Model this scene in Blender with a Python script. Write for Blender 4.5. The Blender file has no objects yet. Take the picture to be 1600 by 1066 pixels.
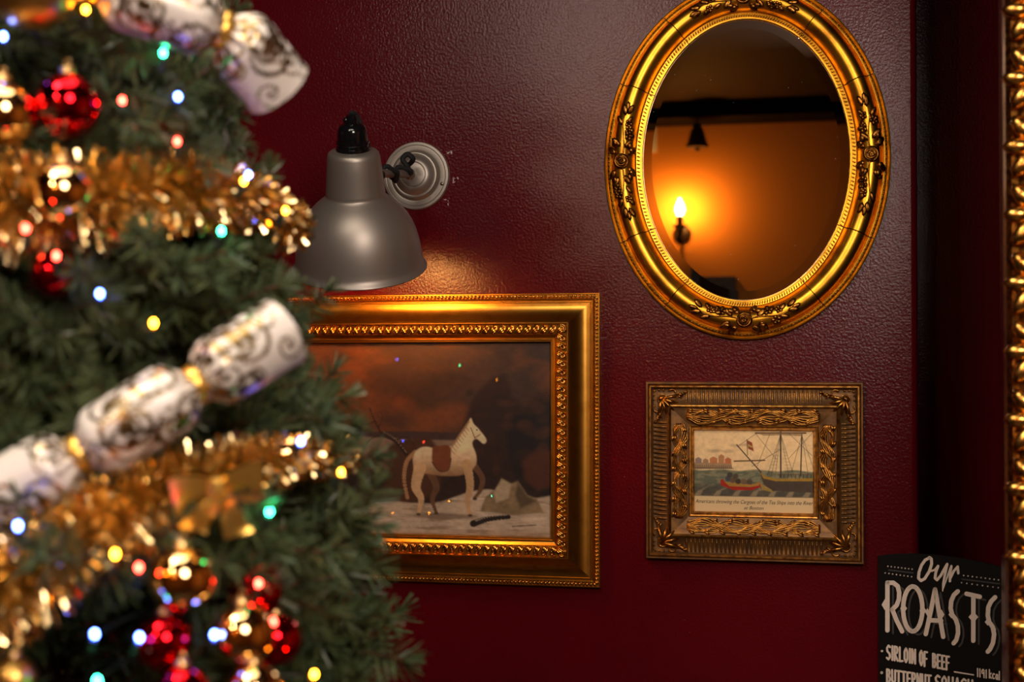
import bpy, math, random
import numpy as np
from mathutils import Vector, Matrix, Quaternion

# ------------------------------------------------------------------ camera, world, lights, exposure
scene = bpy.context.scene
COL = scene.collection
PI = math.pi
F = 1600 * 50.0 / 36.0                 # focal length in pixels of the 1600x1066 frame
D = 2.64                               # camera to the red wall
CZ = 1.45                              # camera height
YAW, PITCH = math.radians(12.0), math.radians(0.95)
CAM = Vector((0, -D, CZ))
cy, sy, cp, sp = math.cos(YAW), math.sin(YAW), math.cos(PITCH), math.sin(PITCH)
FWD = Vector((-sy * cp, cy * cp, sp))
RIGHT = Vector((cy, sy, 0))
UP = RIGHT.cross(FWD)

cam_data = bpy.data.cameras.new('camera')
cam = bpy.data.objects.new('camera', cam_data)
COL.objects.link(cam)
cam.matrix_world = Matrix((
    (RIGHT.x, UP.x, -FWD.x, CAM.x), (RIGHT.y, UP.y, -FWD.y, CAM.y), (RIGHT.z, UP.z, -FWD.z, CAM.z), (0, 0, 0, 1)))
cam_data.lens = 50
cam_data.sensor_width = 36
cam_data.clip_start = 0.02
cam_data.dof.use_dof = True
cam_data.dof.focus_distance = 2.60
cam_data.dof.aperture_fstop = 3.8
scene.camera = cam

vs = scene.view_settings
vs.view_transform = 'Standard'
vs.look = 'None'
vs.exposure = 0.0
vs.gamma = 1.0
vs.use_curve_mapping = False

world = bpy.data.worlds.new('room_ambient')
scene.world = world
world.use_nodes = True
world.node_tree.nodes['Background'].inputs[0].default_value = (1.0, 0.8, 0.65, 1)
world.node_tree.nodes['Background'].inputs[1].default_value = 0.02


def area_light(name, loc, target, size, power, color):
    ld = bpy.data.lights.new(name, 'AREA')
    ld.shape = 'DISK'
    ld.size = size
    ld.energy = power
    ld.color = color
    o = bpy.data.objects.new(name, ld)
    COL.objects.link(o)
    o.location = loc
    o.rotation_euler = (Vector(target) - Vector(loc)).to_track_quat('-Z', 'Y').to_euler()
    return o


# ceiling downlight over the tree, ceiling lamp behind the camera on the right, small lamp up on the left
area_light('ceiling_downlight', (-0.85, -2.1, 2.58), (-0.75, -1.5, 0.8), 0.30, 9.5, (1.0, 0.86, 0.70))
area_light('ceiling_lamp_right', (0.66, -3.1, 2.28), (0.20, 0, 1.55), 0.80, 34.0, (1.0, 0.84, 0.74))
area_light('small_lamp_left', (-0.80, -2.75, 2.15), (-0.6, -0.6, 1.4), 0.10, 4.0, (1.0, 0.82, 0.62))
area_light('ceiling_bounce', (-0.55, -1.75, 2.67), (-0.55, -1.9, 0), 0.9, 12.0, (1.0, 0.86, 0.72))  # added soft fill standing in for flash bounced off the ceiling

# ------------------------------------------------------------------ helpers
rng = random.Random(11)


def ray(px, py):
    return FWD + RIGHT * ((px - 800) / F) + UP * ((533 - py) / F)


def P(px, py, depth):
    return CAM + ray(px, py) * depth


def W(px, py, off=0.0):
    """point seen at a pixel on the plane y = -off (parallel to the red wall)"""
    d = ray(px, py)
    t = (-off - CAM.y) / d.y
    return CAM + d * t


def MR(px, py, t):
    """point on the plane y = -t seen at this pixel in a mirror hung on the red wall"""
    d = ray(px, py)
    k = (0 - CAM.y) / d.y
    k2 = (t) / d.y
    return Vector((CAM.x + d.x * (k + k2), -t, CAM.z + d.z * (k + k2)))


def catmull(pts, n=10):
    pts = [Vector(p) for p in pts]
    out = []
    for k in range(len(pts) - 1):
        p0, p1, p2, p3 = pts[max(k - 1, 0)], pts[k], pts[k + 1], pts[min(k + 2, len(pts) - 1)]
        for j in range(n):
            t = j / n
            out.append(0.5 * ((2 * p1) + (p2 - p0) * t + (2 * p0 - 5 * p1 + 4 * p2 - p3) * t * t + (3 * p1 - p0 - 3 * p2 + p3) * t ** 3))
    out.append(pts[-1])
    return out


class MB:
    def __init__(self):
        self.v, self.f, self.c = [], [], None

    def add(self, verts, faces):
        n = len(self.v)
        self.v.extend([tuple(p) for p in verts])
        self.f.extend([tuple(i + n for i in fc) for fc in faces])
        return self

    def box(self, x0, x1, y0, y1, z0, z1):
        vs_ = [(x, y, z) for x in (x0, x1) for y in (y0, y1) for z in (z0, z1)]
        return self.add(vs_, [(0, 1, 3, 2), (4, 6, 7, 5), (0, 4, 5, 1), (2, 3, 7, 6), (0, 2, 6, 4), (1, 5, 7, 3)])

    def lathe(self, prof, n, M=None, cap0=False, cap1=False):
        """prof: (axial, radius) pairs, axis = local Z of M"""
        M = M or Matrix()
        vs_, fs = [], []
        for (s, r) in prof:
            for i in range(n):
                a = 2 * PI * i / n
                vs_.append(M @ Vector((r * math.cos(a), r * math.sin(a), s)))
        for k in range(len(prof) - 1):
            for i in range(n):
                j = (i + 1) % n
                fs.append((k * n + i, k * n + j, (k + 1) * n + j, (k + 1) * n + i))
        if cap0:
            fs.append(tuple(range(n - 1, -1, -1)))
        if cap1:
            b = (len(prof) - 1) * n
            fs.append(tuple(b + i for i in range(n)))
        return self.add(vs_, fs)

    def tube(self, pts, r, n=6, taper=None, caps=True):
        pts = [Vector(p) for p in pts]
        m = len(pts)
        vs_, fs = [], []
        t0 = (pts[1] - pts[0]).normalized()
        ref = Vector((0, 0, 1)) if abs(t0.z) < 0.9 else Vector((1, 0, 0))
        nrm = t0.cross(ref).normalized()
        for k in range(m):
            t = (pts[min(k + 1, m - 1)] - pts[max(k - 1, 0)])
            if t.length < 1e-9:
                t = t0
            t = t.normalized()
            nrm = (nrm - t * nrm.dot(t))
            if nrm.length < 1e-6:
                nrm = t.orthogonal()
            nrm.normalize()
            b = t.cross(nrm)
            rr = r[k] if isinstance(r, (list, tuple)) else r
            if taper:
                rr *= taper(k / (m - 1))
            for i in range(n):
                a = 2 * PI * i / n
                vs_.append(pts[k] + (nrm * math.cos(a) + b * math.sin(a)) * rr)
        for k in range(m - 1):
            for i in range(n):
                j = (i + 1) % n
                fs.append((k * n + i, k * n + j, (k + 1) * n + j, (k + 1) * n + i))
        if caps:
            fs.append(tuple(range(n - 1, -1, -1)))
            fs.append(tuple((m - 1) * n + i for i in range(n)))
        return self.add(vs_, fs)

    def ell(self, c, ax, seg=8, ring=5):
        """ellipsoid; ax = three axis vectors"""
        c = Vector(c)
        ax = [Vector(a) for a in ax]
        vs_, fs = [c + ax[2]], []
        for k in range(1, ring):
            th = PI * k / ring
            for i in range(seg):
                a = 2 * PI * i / seg
                vs_.append(c + ax[0] * math.sin(th) * math.cos(a) + ax[1] * math.sin(th) * math.sin(a) + ax[2] * math.cos(th))
        vs_.append(c - ax[2])
        for i in range(seg):
            fs.append((0, 1 + i, 1 + (i + 1) % seg))
        for k in range(ring - 2):
            for i in range(seg):
                j = (i + 1) % seg
                a, b = 1 + k * seg, 1 + (k + 1) * seg
                fs.append((a + i, b + i, b + j, a + j))
        e = len(vs_) - 1
        b = 1 + (ring - 2) * seg
        for i in range(seg):
            fs.append((b + i, e, b + (i + 1) % seg))
        return self.add(vs_, fs)

    def build(self, name, mat, parent=None, smooth=True, sharp=40):
        me = bpy.data.meshes.new(name)
        me.from_pydata(self.v, [], self.f)
        me.validate()
        if smooth:
            me.polygons.foreach_set('use_smooth', [True] * len(me.polygons))
            if sharp:
                me.set_sharp_from_angle(angle=math.radians(sharp))
        if mat is not None:
            me.materials.append(mat)
        o = bpy.data.objects.new(name, me)
        COL.objects.link(o)
        if parent is not None:
            attach(o, parent)
        return o


def world_loc(o):
    l = Vector(o.location) if o.parent is None else Vector((0, 0, 0))
    return l


def attach(o, parent):
    """mesh written in world coordinates becomes a part of a thing whose root is an unrotated Empty or a mesh at the origin"""
    o.parent = parent
    if parent.parent is None:
        o.matrix_parent_inverse = Matrix.Translation(-Vector(parent.location))


def thing(name, label, cat, loc=(0, 0, 0), group=None):
    o = bpy.data.objects.new(name, None)
    o.empty_display_size = 0.05
    COL.objects.link(o)
    o.location = loc
    tag(o, label, cat, group)
    return o


def tag(o, label, cat, group=None):
    o['label'] = label
    o['category'] = cat
    if group:
        o['group'] = group
    return o


def struct(o, label=None):
    o['kind'] = 'structure'
    if label:
        o['label'] = label
    return o


# ------------------------------------------------------------------ materials
def mat(name, color, rough=0.5, metal=0.0, spec=0.5, coat=0.0, bump=None, vary=None, emit=None, emit_s=0.0, sheen=0.0):
    """bump = (scale, strength, distance); vary = (scale, dark colour, low, high): noise mixes in a second colour"""
    m = bpy.data.materials.new(name)
    m.use_nodes = True
    nt = m.node_tree
    b = nt.nodes['Principled BSDF']
    b.inputs['Base Color'].default_value = (*color, 1)
    b.inputs['Roughness'].default_value = rough
    b.inputs['Metallic'].default_value = metal
    b.inputs['Specular IOR Level'].default_value = spec
    b.inputs['Coat Weight'].default_value = coat
    b.inputs['Coat Roughness'].default_value = 0.04
    tc = None
    if bump or vary:
        tc = nt.nodes.new('ShaderNodeTexCoord')
    if vary:
        n = nt.nodes.new('ShaderNodeTexNoise')
        n.inputs['Scale'].default_value = vary[0]
        n.inputs['Detail'].default_value = 6
        nt.links.new(tc.outputs['Object'], n.inputs['Vector'])
        r = nt.nodes.new('ShaderNodeMapRange')
        r.inputs[1].default_value = vary[2]
        r.inputs[2].default_value = vary[3]
        nt.links.new(n.outputs[0], r.inputs[0])
        mx = nt.nodes.new('ShaderNodeMix')
        mx.data_type = 'RGBA'
        mx.inputs[6].default_value = (*color, 1)
        mx.inputs[7].default_value = (*vary[1], 1)
        nt.links.new(r.outputs[0], mx.inputs[0])
        nt.links.new(mx.outputs[2], b.inputs['Base Color'])
    if bump:
        n2 = nt.nodes.new('ShaderNodeTexNoise')
        n2.inputs['Scale'].default_value = bump[0]
        n2.inputs['Detail'].default_value = 4
        nt.links.new(tc.outputs['Object'], n2.inputs['Vector'])
        bp = nt.nodes.new('ShaderNodeBump')
        bp.inputs['Strength'].default_value = bump[1]
        bp.inputs['Distance'].default_value = bump[2]
        nt.links.new(n2.outputs[0], bp.inputs['Height'])
        nt.links.new(bp.outputs[0], b.inputs['Normal'])
    if emit:
        b.inputs['Emission Color'].default_value = (*emit, 1)
        b.inputs['Emission Strength'].default_value = emit_s
    return m


M = {}
M['paint'] = mat('burgundy_gloss_paint', (0.092, 0.0020, 0.0058), 0.20, spec=0.30, bump=(210, 0.30, 0.0024),
                 vary=(3.0, (0.075, 0.0016, 0.0046), 0.4, 0.7))
M['ochre'] = mat('ochre_plaster', (0.56, 0.205, 0.022), 0.8, bump=(30, 0.2, 0.003))
M['ceil'] = mat('dark_ceiling', (0.030, 0.013, 0.006), 0.8, spec=0.2)
M['wood'] = mat('dark_wood', (0.014, 0.006, 0.003), 0.5, vary=(8, (0.015, 0.006, 0.003), 0.4, 0.6))
M['beam'] = mat('black_timber', (0.004, 0.002, 0.0012), 0.8, spec=0.1)
M['floor'] = mat('dark_floorboards', (0.07, 0.03, 0.014), 0.5, vary=(6, (0.03, 0.012, 0.006), 0.4, 0.6))
M['gold_oval'] = mat('gilt_oval', (0.82, 0.41, 0.035), 0.34, 1.0, bump=(60, 0.12, 0.001), vary=(22, (0.34, 0.14, 0.015), 0.5, 0.75))
M['gold_seam'] = mat('dark_gilt', (0.16, 0.06, 0.01), 0.5, 0.8)
M['bronze'] = mat('bronzed_ornament', (0.42, 0.18, 0.03), 0.33, 1.0, vary=(120, (0.12, 0.038, 0.006), 0.40, 0.60))
M['gold_big'] = mat('gilt_wide_frame', (0.66, 0.31, 0.045), 0.31, 1.0, bump=(90, 0.08, 0.0006), vary=(40, (0.50, 0.22, 0.03), 0.45, 0.75))
M['gold_carve'] = mat('gilt_carving', (0.85, 0.45, 0.10), 0.27, 1.0, vary=(150, (0.35, 0.13, 0.02), 0.45, 0.65))
M['antique'] = mat('antique_brown_gilt', (0.17, 0.085, 0.032), 0.50, 0.55, bump=(150, 0.3, 0.001), vary=(45, (0.30, 0.14, 0.035), 0.45, 0.68))
M['antique_gold'] = mat('rubbed_gilt', (0.62, 0.30, 0.06), 0.33, 1.0, vary=(110, (0.24, 0.10, 0.025), 0.42, 0.66))
M['steel'] = mat('brushed_pewter', (0.38, 0.335, 0.29), 0.44, 0.75, bump=(300, 0.06, 0.0004))
M['shade_in'] = mat('cream_enamel', (0.75, 0.68, 0.55), 0.5)
M['black_gloss'] = mat('black_bakelite', (0.006, 0.006, 0.007), 0.12, spec=0.6)
M['black_cord'] = mat('black_braided_cord', (0.008, 0.007, 0.007), 0.8, bump=(500, 0.5, 0.001))
M['bulb_warm'] = mat('lit_warm_bulb', (1, 0.8, 0.5), 0.4, emit=(1.0, 0.46, 0.13), emit_s=120)
M['bulb_sconce'] = mat('lit_candle_bulb', (1, 0.8, 0.5), 0.4, emit=(1.0, 0.44, 0.08), emit_s=480)
M['board'] = mat('black_sign_board', (0.004, 0.0036, 0.0036), 0.6, spec=0.2)
M['chalk'] = mat('cream_lettering', (0.86, 0.76, 0.68), 0.7)
M['grey_ink'] = mat('grey_lettering', (0.055, 0.052, 0.052), 0.7)
M['ink'] = mat('brown_ink', (0.05, 0.035, 0.03), 0.8)
M['needle'] = mat('green_pvc_needles', (0.070, 0.112, 0.050), 0.40, vary=(14, (0.100, 0.120, 0.040), 0.4, 0.62))
M['bark'] = mat('brown_twig', (0.10, 0.045, 0.018), 0.7)
M['tinsel'] = mat('gold_tinsel_foil', (0.97, 0.73, 0.36), 0.16, 1.0)
M['red_b'] = mat('red_mirror_glass', (0.62, 0.006, 0.012), 0.07, 1.0)
M['gold_b'] = mat('gold_mirror_glass', (0.90, 0.60, 0.26), 0.08, 1.0)
M['matt_gold_b'] = mat('satin_gold', (0.82, 0.50, 0.13), 0.33, 1.0)
M['satin'] = mat('gold_satin_ribbon', (0.92, 0.54, 0.11), 0.32, 0.85)
M['cap'] = mat('gold_metal_cap', (0.75, 0.5, 0.2), 0.3, 1.0)
M['wire'] = mat('dark_green_wire', (0.010, 0.020, 0.012), 0.5)
M['pot'] = mat('dark_metal_stand', (0.02, 0.02, 0.02), 0.4, 0.6)
M['white_card'] = mat('white_card', (0.75, 0.72, 0.66), 0.7)
M['print_edge'] = mat('print_backing', (0.25, 0.2, 0.14), 0.8)
M['screw'] = mat('screw_head', (0.20, 0.17, 0.14), 0.35, 1.0)
M['scuff'] = mat('bare_plaster_scuff', (0.50, 0.36, 0.33), 0.8)
for k_, c_, s_ in (('blue', (0.05, 0.10, 1.0), 110), ('green', (0.03, 1.0, 0.38), 60), ('red', (1.0, 0.035, 0.02), 60), ('amber', (1.0, 0.28, 0.012), 75)):
    M['led_' + k_] = mat('lit_%s_led' % k_, c_, 0.3, emit=c_, emit_s=s_)


def glass_mat(name, strength=1.0):
    m = bpy.data.materials.new(name)
    m.use_nodes = True
    nt = m.node_tree
    nt.nodes.remove(nt.nodes['Principled BSDF'])
    out = nt.nodes['Material Output']
    tr = nt.nodes.new('ShaderNodeBsdfTransparent')
    gl = nt.nodes.new('ShaderNodeBsdfGlossy')
    gl.inputs['Roughness'].default_value = 0.008
    fr = nt.nodes.new('ShaderNodeFresnel')
    fr.inputs['IOR'].default_value = 1.5
    mx = nt.nodes.new('ShaderNodeMixShader')
    nt.links.new(fr.outputs[0], mx.inputs[0])
    nt.links.new(tr.outputs[0], mx.inputs[1])
    nt.links.new(gl.outputs[0], mx.inputs[2])
    nt.links.new(mx.outputs[0], out.inputs['Surface'])
    return m


M['pane'] = glass_mat('picture_glass')


def mirror_mat():
    m = mat('silvered_mirror', (0.80, 0.77, 0.72), 0.012, 1.0)
    nt = m.node_tree
    b = nt.nodes['Principled BSDF']
    tc = nt.nodes.new('ShaderNodeTexCoord')
    v = nt.nodes.new('ShaderNodeTexVoronoi')
    v.inputs['Scale'].default_value = 42
    nt.links.new(tc.outputs['Object'], v.inputs['Vector'])
    lt = nt.nodes.new('ShaderNodeMath')
    lt.operation = 'LESS_THAN'
    lt.inputs[1].default_value = 0.045
    nt.links.new(v.outputs['Distance'], lt.inputs[0])
    dif = nt.nodes.new('ShaderNodeBsdfDiffuse')
    dif.inputs['Color'].default_value = (0.5, 0.45, 0.4, 1)
    mul = nt.nodes.new('ShaderNodeMath')
    mul.operation = 'MULTIPLY'
    mul.inputs[1].default_value = 0.35
    nt.links.new(lt.outputs[0], mul.inputs[0])
    mx = nt.nodes.new('ShaderNodeMixShader')
    nt.links.new(mul.outputs[0], mx.inputs[0])
    nt.links.new(b.outputs[0], mx.inputs[1])
    nt.links.new(dif.outputs[0], mx.inputs[2])
    nt.links.new(mx.outputs[0], nt.nodes['Material Output'].inputs['Surface'])
    return m


M['mirror'] = mirror_mat()


def attr_mat(name, rough):
    m = bpy.data.materials.new(name)
    m.use_nodes = True
    nt = m.node_tree
    b = nt.nodes['Principled BSDF']
    a = nt.nodes.new('ShaderNodeAttribute')
    a.attribute_name = 'paint'
    nt.links.new(a.outputs['Color'], b.inputs['Base Color'])
    b.inputs['Roughness'].default_value = rough
    return m


M['canvas'] = attr_mat('oil_paint', 0.55)
M['printed'] = attr_mat('printed_paper', 0.8)


def cracker_mat():
    m = bpy.data.materials.new('white_paper_with_foil_scrolls')
    m.use_nodes = True
    nt = m.node_tree
    b = nt.nodes['Principled BSDF']
    a = nt.nodes.new('ShaderNodeAttribute')
    a.attribute_name = 'foil'
    mx = nt.nodes.new('ShaderNodeMix')
    mx.data_type = 'RGBA'
    mx.inputs[6].default_value = (0.72, 0.67, 0.61, 1)
    mx.inputs[7].default_value = (0.25, 0.17, 0.07, 1)
    nt.links.new(a.outputs['Fac'], mx.inputs[0])
    nt.links.new(mx.outputs[2], b.inputs['Base Color'])
    nt.links.new(a.outputs['Fac'], b.inputs['Metallic'])
    b.inputs['Roughness'].default_value = 0.30
    return m


M['cracker'] = cracker_mat()

# ------------------------------------------------------------------ the room
XC = W(1435, 533).x                    # outer corner where the red wall ends
CEIL = 2.70
YF = 4.4                               # the wall behind the camera stands at y = -YF
XL, XR = -2.9, 2.4
ALC = 0.30                             # depth of the alcove to the right of the corner


def wall_back():
    b = MB()
    b.box(XL, XC - 0.012, 0, 0.30 + ALC, 0, CEIL)
    # rounded outer corner
    n = 5
    pts = [(XC - 0.012 + 0.012 * math.sin(PI / 2 * i / n), 0.012 - 0.012 * math.cos(PI / 2 * i / n)) for i in range(n + 1)]
    vs_ = [(x, y, z) for z in (0, CEIL) for x, y in pts] + [(XC, 0.3 + ALC, 0), (XC, 0.3 + ALC, CEIL)]
    fs = [(i, i + 1, n + 2 + i, n + 1 + i) for i in range(n)] + [(n, 2 * n + 2, 2 * n + 3, 2 * n + 1)]
    b.add(vs_, fs)
    return b


struct(wall_back().build('wall_back', M['paint'], sharp=30), 'glossy burgundy painted wall with an outer corner')
struct(MB().box(XC, XR, ALC, ALC + 0.30, 0, CEIL).build('wall_alcove', M['paint'], smooth=False), 'burgundy alcove wall in shade')
# pier to the right of the alcove that carries the tall gilt frame
yp = 0.66
pier_x = W(1580, 533, yp).x + 0.02
struct(MB().box(pier_x, XR, -yp, -yp + 0.28, 0, CEIL).build('wall_pier', M['paint'], smooth=False), 'burgundy wall pier')
struct(MB().box(XL - 0.2, XL, -YF, 0, 0, CEIL).build('wall_left', M['paint'], smooth=False))
struct(MB().box(XR, XR + 0.2, -YF, ALC + 0.3, 0, CEIL).build('wall_right', M['ochre'], smooth=False))
struct(MB().box(XL - 0.2, XR + 0.2, -YF - 0.2, -YF, 0, CEIL).build('wall_front', M['ochre'], smooth=False), 'warm ochre plaster wall')
struct(MB().box(XL - 0.2, XR + 0.2, -YF - 0.2, ALC + 0.6, CEIL, CEIL + 0.1).build('ceiling', M['ceil'], smooth=False))
fl = MB().box(XL - 0.2, XR + 0.2, -YF - 0.2, ALC + 0.6, -0.12, -0.02).build('floor', M['floor'], smooth=False)
struct(fl)
x, k = XL, 0
plank_me = None
while x < XR - 0.02:
    if plank_me is None:
        po = MB().box(0, 0.146, -YF, ALC, -0.02, 0).build('plank', M['floor'], fl, smooth=False)
        plank_me = po.data
    else:
        po = bpy.data.objects.new('plank', plank_me)
        COL.objects.link(po)
        po.parent = fl
    po.location.x = x
    x += 0.15
# dado ledge below the pictures; the menu board stands on it
LEDGE = 0.80
struct(MB().box(XL, XC + 0.003, -0.17, -0.001, LEDGE - 0.03, LEDGE).build('trim_1', M['wood'], smooth=False), 'dark wooden dado ledge')
struct(MB().box(XC + 0.003, XR - 0.01, -0.17, ALC - 0.001, LEDGE - 0.03, LEDGE).build('trim_2', M['wood'], smooth=False), 'dark wooden ledge in the alcove')
# ceiling beam seen in the mirror
bz0 = MR(1165, 182, YF - 0.25).z
struct(MB().box(XL, XR, -YF + 0.02, -YF + 0.26, bz0, CEIL - 0.005).build('trim_3', M['beam'], smooth=False), 'dark timber ceiling beam')

# scuffs of bare plaster round the lamp plate and on the wall
for i in range(26):
    if i < 16:
        a = rng.choice([rng.uniform(-0.75, -0.6), rng.uniform(0.5, 0.75), rng.uniform(-0.2, -0.05)])
        r_ = rng.uniform(56, 66)
        px_, py_ = 652 + r_ * math.cos(a), 275 - r_ * math.sin(a)
    else:
        px_, py_ = rng.uniform(690, 1420), rng.uniform(560, 1000)
        if 1000 < px_ < 1355 and 590 < py_ < 890 or px_ < 945:
            continue
    p = W(px_, py_, 0.0006)
    L = rng.uniform(0.0012, 0.0045) if i < 16 else 0.0009
    a = rng.uniform(0, PI)
    u, v = Vector((math.cos(a), 0, math.sin(a))), Vector((-math.sin(a), 0, math.cos(a)))
    w_ = L * rng.uniform(0.2, 0.5)
    so = MB().add([p - u * L, p + v * w_, p + u * L, p - v * w_], [(0, 1, 2, 3)]).build('scuff_mark', M['scuff'], None, smooth=False)
    so.parent = bpy.data.objects['wall_back']


# ------------------------------------------------------------------ frame tools
def rails(x0, x1, z0, z1, ybase, prof, m, parent, name='frame_rail', seg=1):
    """four mitred rails of a picture frame; prof = (inset, height) in metres"""
    out = []
    for side in range(4):
        b = MB()
        vs_, n = [], len(prof)
        for (d, h) in prof:
            X0, X1, Z0, Z1 = x0 + d, x1 - d, z0 + d, z1 - d
            c = [(X0, Z1), (X1, Z1), (X1, Z0), (X0, Z0)]
            a, e = c[side], c[(side + 1) % 4]
            vs_ += [(a[0], ybase - h, a[1]), (e[0], ybase - h, e[1])]
        fs = [(2 * k, 2 * k + 1, 2 * k + 3, 2 * k + 2) for k in range(n - 1)]
        b.add(vs_, fs)
        out.append(b.build(name, m, parent, sharp=28))
    return out


def side_frames(x0, x1, z0, z1, d):
    """for each side at inset d: start, end, tangent, inward normal"""
    X0, X1, Z0, Z1 = x0 + d, x1 - d, z0 + d, z1 - d
    c = [Vector((X0, 0, Z1)), Vector((X1, 0, Z1)), Vector((X1, 0, Z0)), Vector((X0, 0, Z0))]
    for s in range(4):
        a, e = c[s], c[(s + 1) % 4]
        t = (e - a).normalized()
        nrm = Vector((0, -1, 0)).cross(t)          # inward (towards the picture)
        mid = (a + e) / 2
        ctr = Vector(((x0 + x1) / 2, 0, (z0 + z1) / 2))
        if nrm.dot(ctr - mid) < 0:
            nrm = -nrm
        yield a, e, t, nrm


OUT = Vector((0, -1, 0))
PXM = 2.66 / F                          # metres per pixel near the wall


def bead_strip(a, e, y, r, pitch, m, parent, name='bead_strip', skew=0.0):
    b = MB()
    L = (e - a).length
    n = max(2, int(L / pitch))
    t = (e - a) / n
    tn = t.normalized()
    s_ = OUT.cross(tn)
    for i in range(n):
        c = a + t * (i + 0.5)
        c = Vector((c.x, y, c.z))
        b.ell(c, [tn * r + s_ * r * skew, s_ * r, OUT * r], 6, 4)
    return b.build(name, m, parent, sharp=0)


# ------------------------------------------------------------------ painting rasters (flat pictures, painted vertex by vertex)
def smooth(e0, e1, x):
    t = np.clip((x - e0) / (e1 - e0), 0, 1)
    return t * t * (3 - 2 * t)


def vnoise(X, Y, seed=0):
    xi, yi = np.floor(X).astype(int), np.floor(Y).astype(int)
    xf, yf = X - xi, Y - yi

    def h(a, b):
        n = (a * 374761393 + b * 668265263 + seed * 974711) & 0x7fffffff
        n = ((n ^ (n >> 13)) * 1274126177) & 0x7fffffff
        return ((n ^ (n >> 16)) & 0xffff) / 65535.0
    u, v = xf * xf * (3 - 2 * xf), yf * yf * (3 - 2 * yf)
    return (h(xi, yi) * (1 - u) + h(xi + 1, yi) * u) * (1 - v) + (h(xi, yi + 1) * (1 - u) + h(xi + 1, yi + 1) * u) * v


def fbm(X, Y, seed=0, o=4):
    r, a = 0, 0.5
    for k in range(o):
        r = r + a * vnoise(X * 2 ** k, Y * 2 ** k, seed + k)
        a *= 0.5
    return r


class Raster:
    def __init__(self, x0, x1, y0, y1, nx, ny):
        self.X, self.Y = np.meshgrid(np.linspace(x0, x1, nx), np.linspace(y0, y1, ny))
        self.C = np.zeros((ny, nx, 3))
        self.ext = (x0, x1, y0, y1, nx, ny)

    def fill(self, mask, col, a=1.0):
        m_ = (np.clip(mask, 0, 1) * a)[..., None]
        self.C = self.C * (1 - m_) + np.array(col) * m_

    def poly(self, pts, col, soft=1.2, a=1.0, shade=None):
        X, Y = self.X, self.Y
        inside = np.zeros(X.shape, bool)
        dist = np.full(X.shape, 1e9)
        n = len(pts)
        for i in range(n):
            xa, ya = pts[i]
            xb, yb = pts[(i + 1) % n]
            cond = ((ya > Y) != (yb > Y))
            with np.errstate(divide='ignore', invalid='ignore'):
                xin = (xb - xa) * (Y - ya) / ((yb - ya) if yb != ya else 1e-9) + xa
            inside ^= cond & (X < xin)
            dx, dy = xb - xa, yb - ya
            t = np.clip(((X - xa) * dx + (Y - ya) * dy) / (dx * dx + dy * dy + 1e-9), 0, 1)
            dist = np.minimum(dist, np.hypot(X - xa - t * dx, Y - ya - t * dy))
        sd = np.where(inside, dist, -dist)
        self.fill(smooth(-soft, soft, sd), col if shade is None else shade, a)

    def line(self, pts, w, col, a=1.0):
        X, Y = self.X, self.Y
        dist = np.full(X.shape, 1e9)
        for (xa, ya), (xb, yb) in zip(pts, pts[1:]):
            dx, dy = xb - xa, yb - ya
            t = np.clip(((X - xa) * dx + (Y - ya) * dy) / (dx * dx + dy * dy + 1e-9), 0, 1)
            dist = np.minimum(dist, np.hypot(X - xa - t * dx, Y - ya - t * dy))
        self.fill(smooth(w * 0.5 + 0.5, w * 0.5 - 0.5, dist), col, a)

    def cpoly(self, pts, col, soft=1.2, a=1.0, shade=None):
        sm = catmull([(x_, y_, 0) for x_, y_ in pts + pts[:1]], 5)[:-1]
        self.poly([(p.x, p.y) for p in sm], col, soft, a, shade)

    def limb(self, pts, w0, w1, col, a=1.0):
        sm = catmull([(x_, y_, 0) for x_, y_ in pts], 6)
        n = len(sm) - 1
        best = np.full(self.X.shape, -1e9)
        for k, p in enumerate(sm):
            best = np.maximum(best, (w0 + (w1 - w0) * k / n) * 0.5 - np.hypot(self.X - p.x, self.Y - p.y))
        self.fill(smooth(-1.0, 1.0, best), col, a)

    def blob(self, cx, cy_, rx, ry, col, soft=0.4, a=1.0):
        r = np.hypot((self.X - cx) / rx, (self.Y - cy_) / ry)
        self.fill(smooth(1 + soft, 1 - soft, r), col, a)

    def build(self, name, m, parent, P00, P10, P01):
        """P00 top-left, P10 top-right, P01 bottom-left in the world"""
        ny, nx = self.C.shape[:2]
        u, v = np.meshgrid(np.linspace(0, 1, nx), np.linspace(0, 1, ny))
        P00, P10, P01 = (np.array(p) for p in (P00, P10, P01))
        V = P00 + u[..., None] * (P10 - P00) + v[..., None] * (P01 - P00)
        idx = np.arange(nx * ny).reshape(ny, nx)
        fc = np.stack([idx[:-1, :-1], idx[1:, :-1], idx[1:, 1:], idx[:-1, 1:]], -1).reshape(-1, 4)
        me = bpy.data.meshes.new(name)
        me.from_pydata(V.reshape(-1, 3).tolist(), [], fc.tolist())
        at = me.attributes.new('paint', 'FLOAT_COLOR', 'POINT')
        c4 = np.concatenate([np.clip(self.C, 0, 1), np.ones((ny, nx, 1))], -1)
        at.data.foreach_set('color', c4.astype(np.float32).ravel())
        me.materials.append(m)
        o = bpy.data.objects.new(name, me)
        COL.objects.link(o)
        attach(o, parent)
        return o


def lin(r, g, b):
    return tuple(((c / 255.0) / 12.92 if c <= 10 else (((c / 255.0) + 0.055) / 1.055) ** 2.4) for c in (r, g, b))


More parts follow.
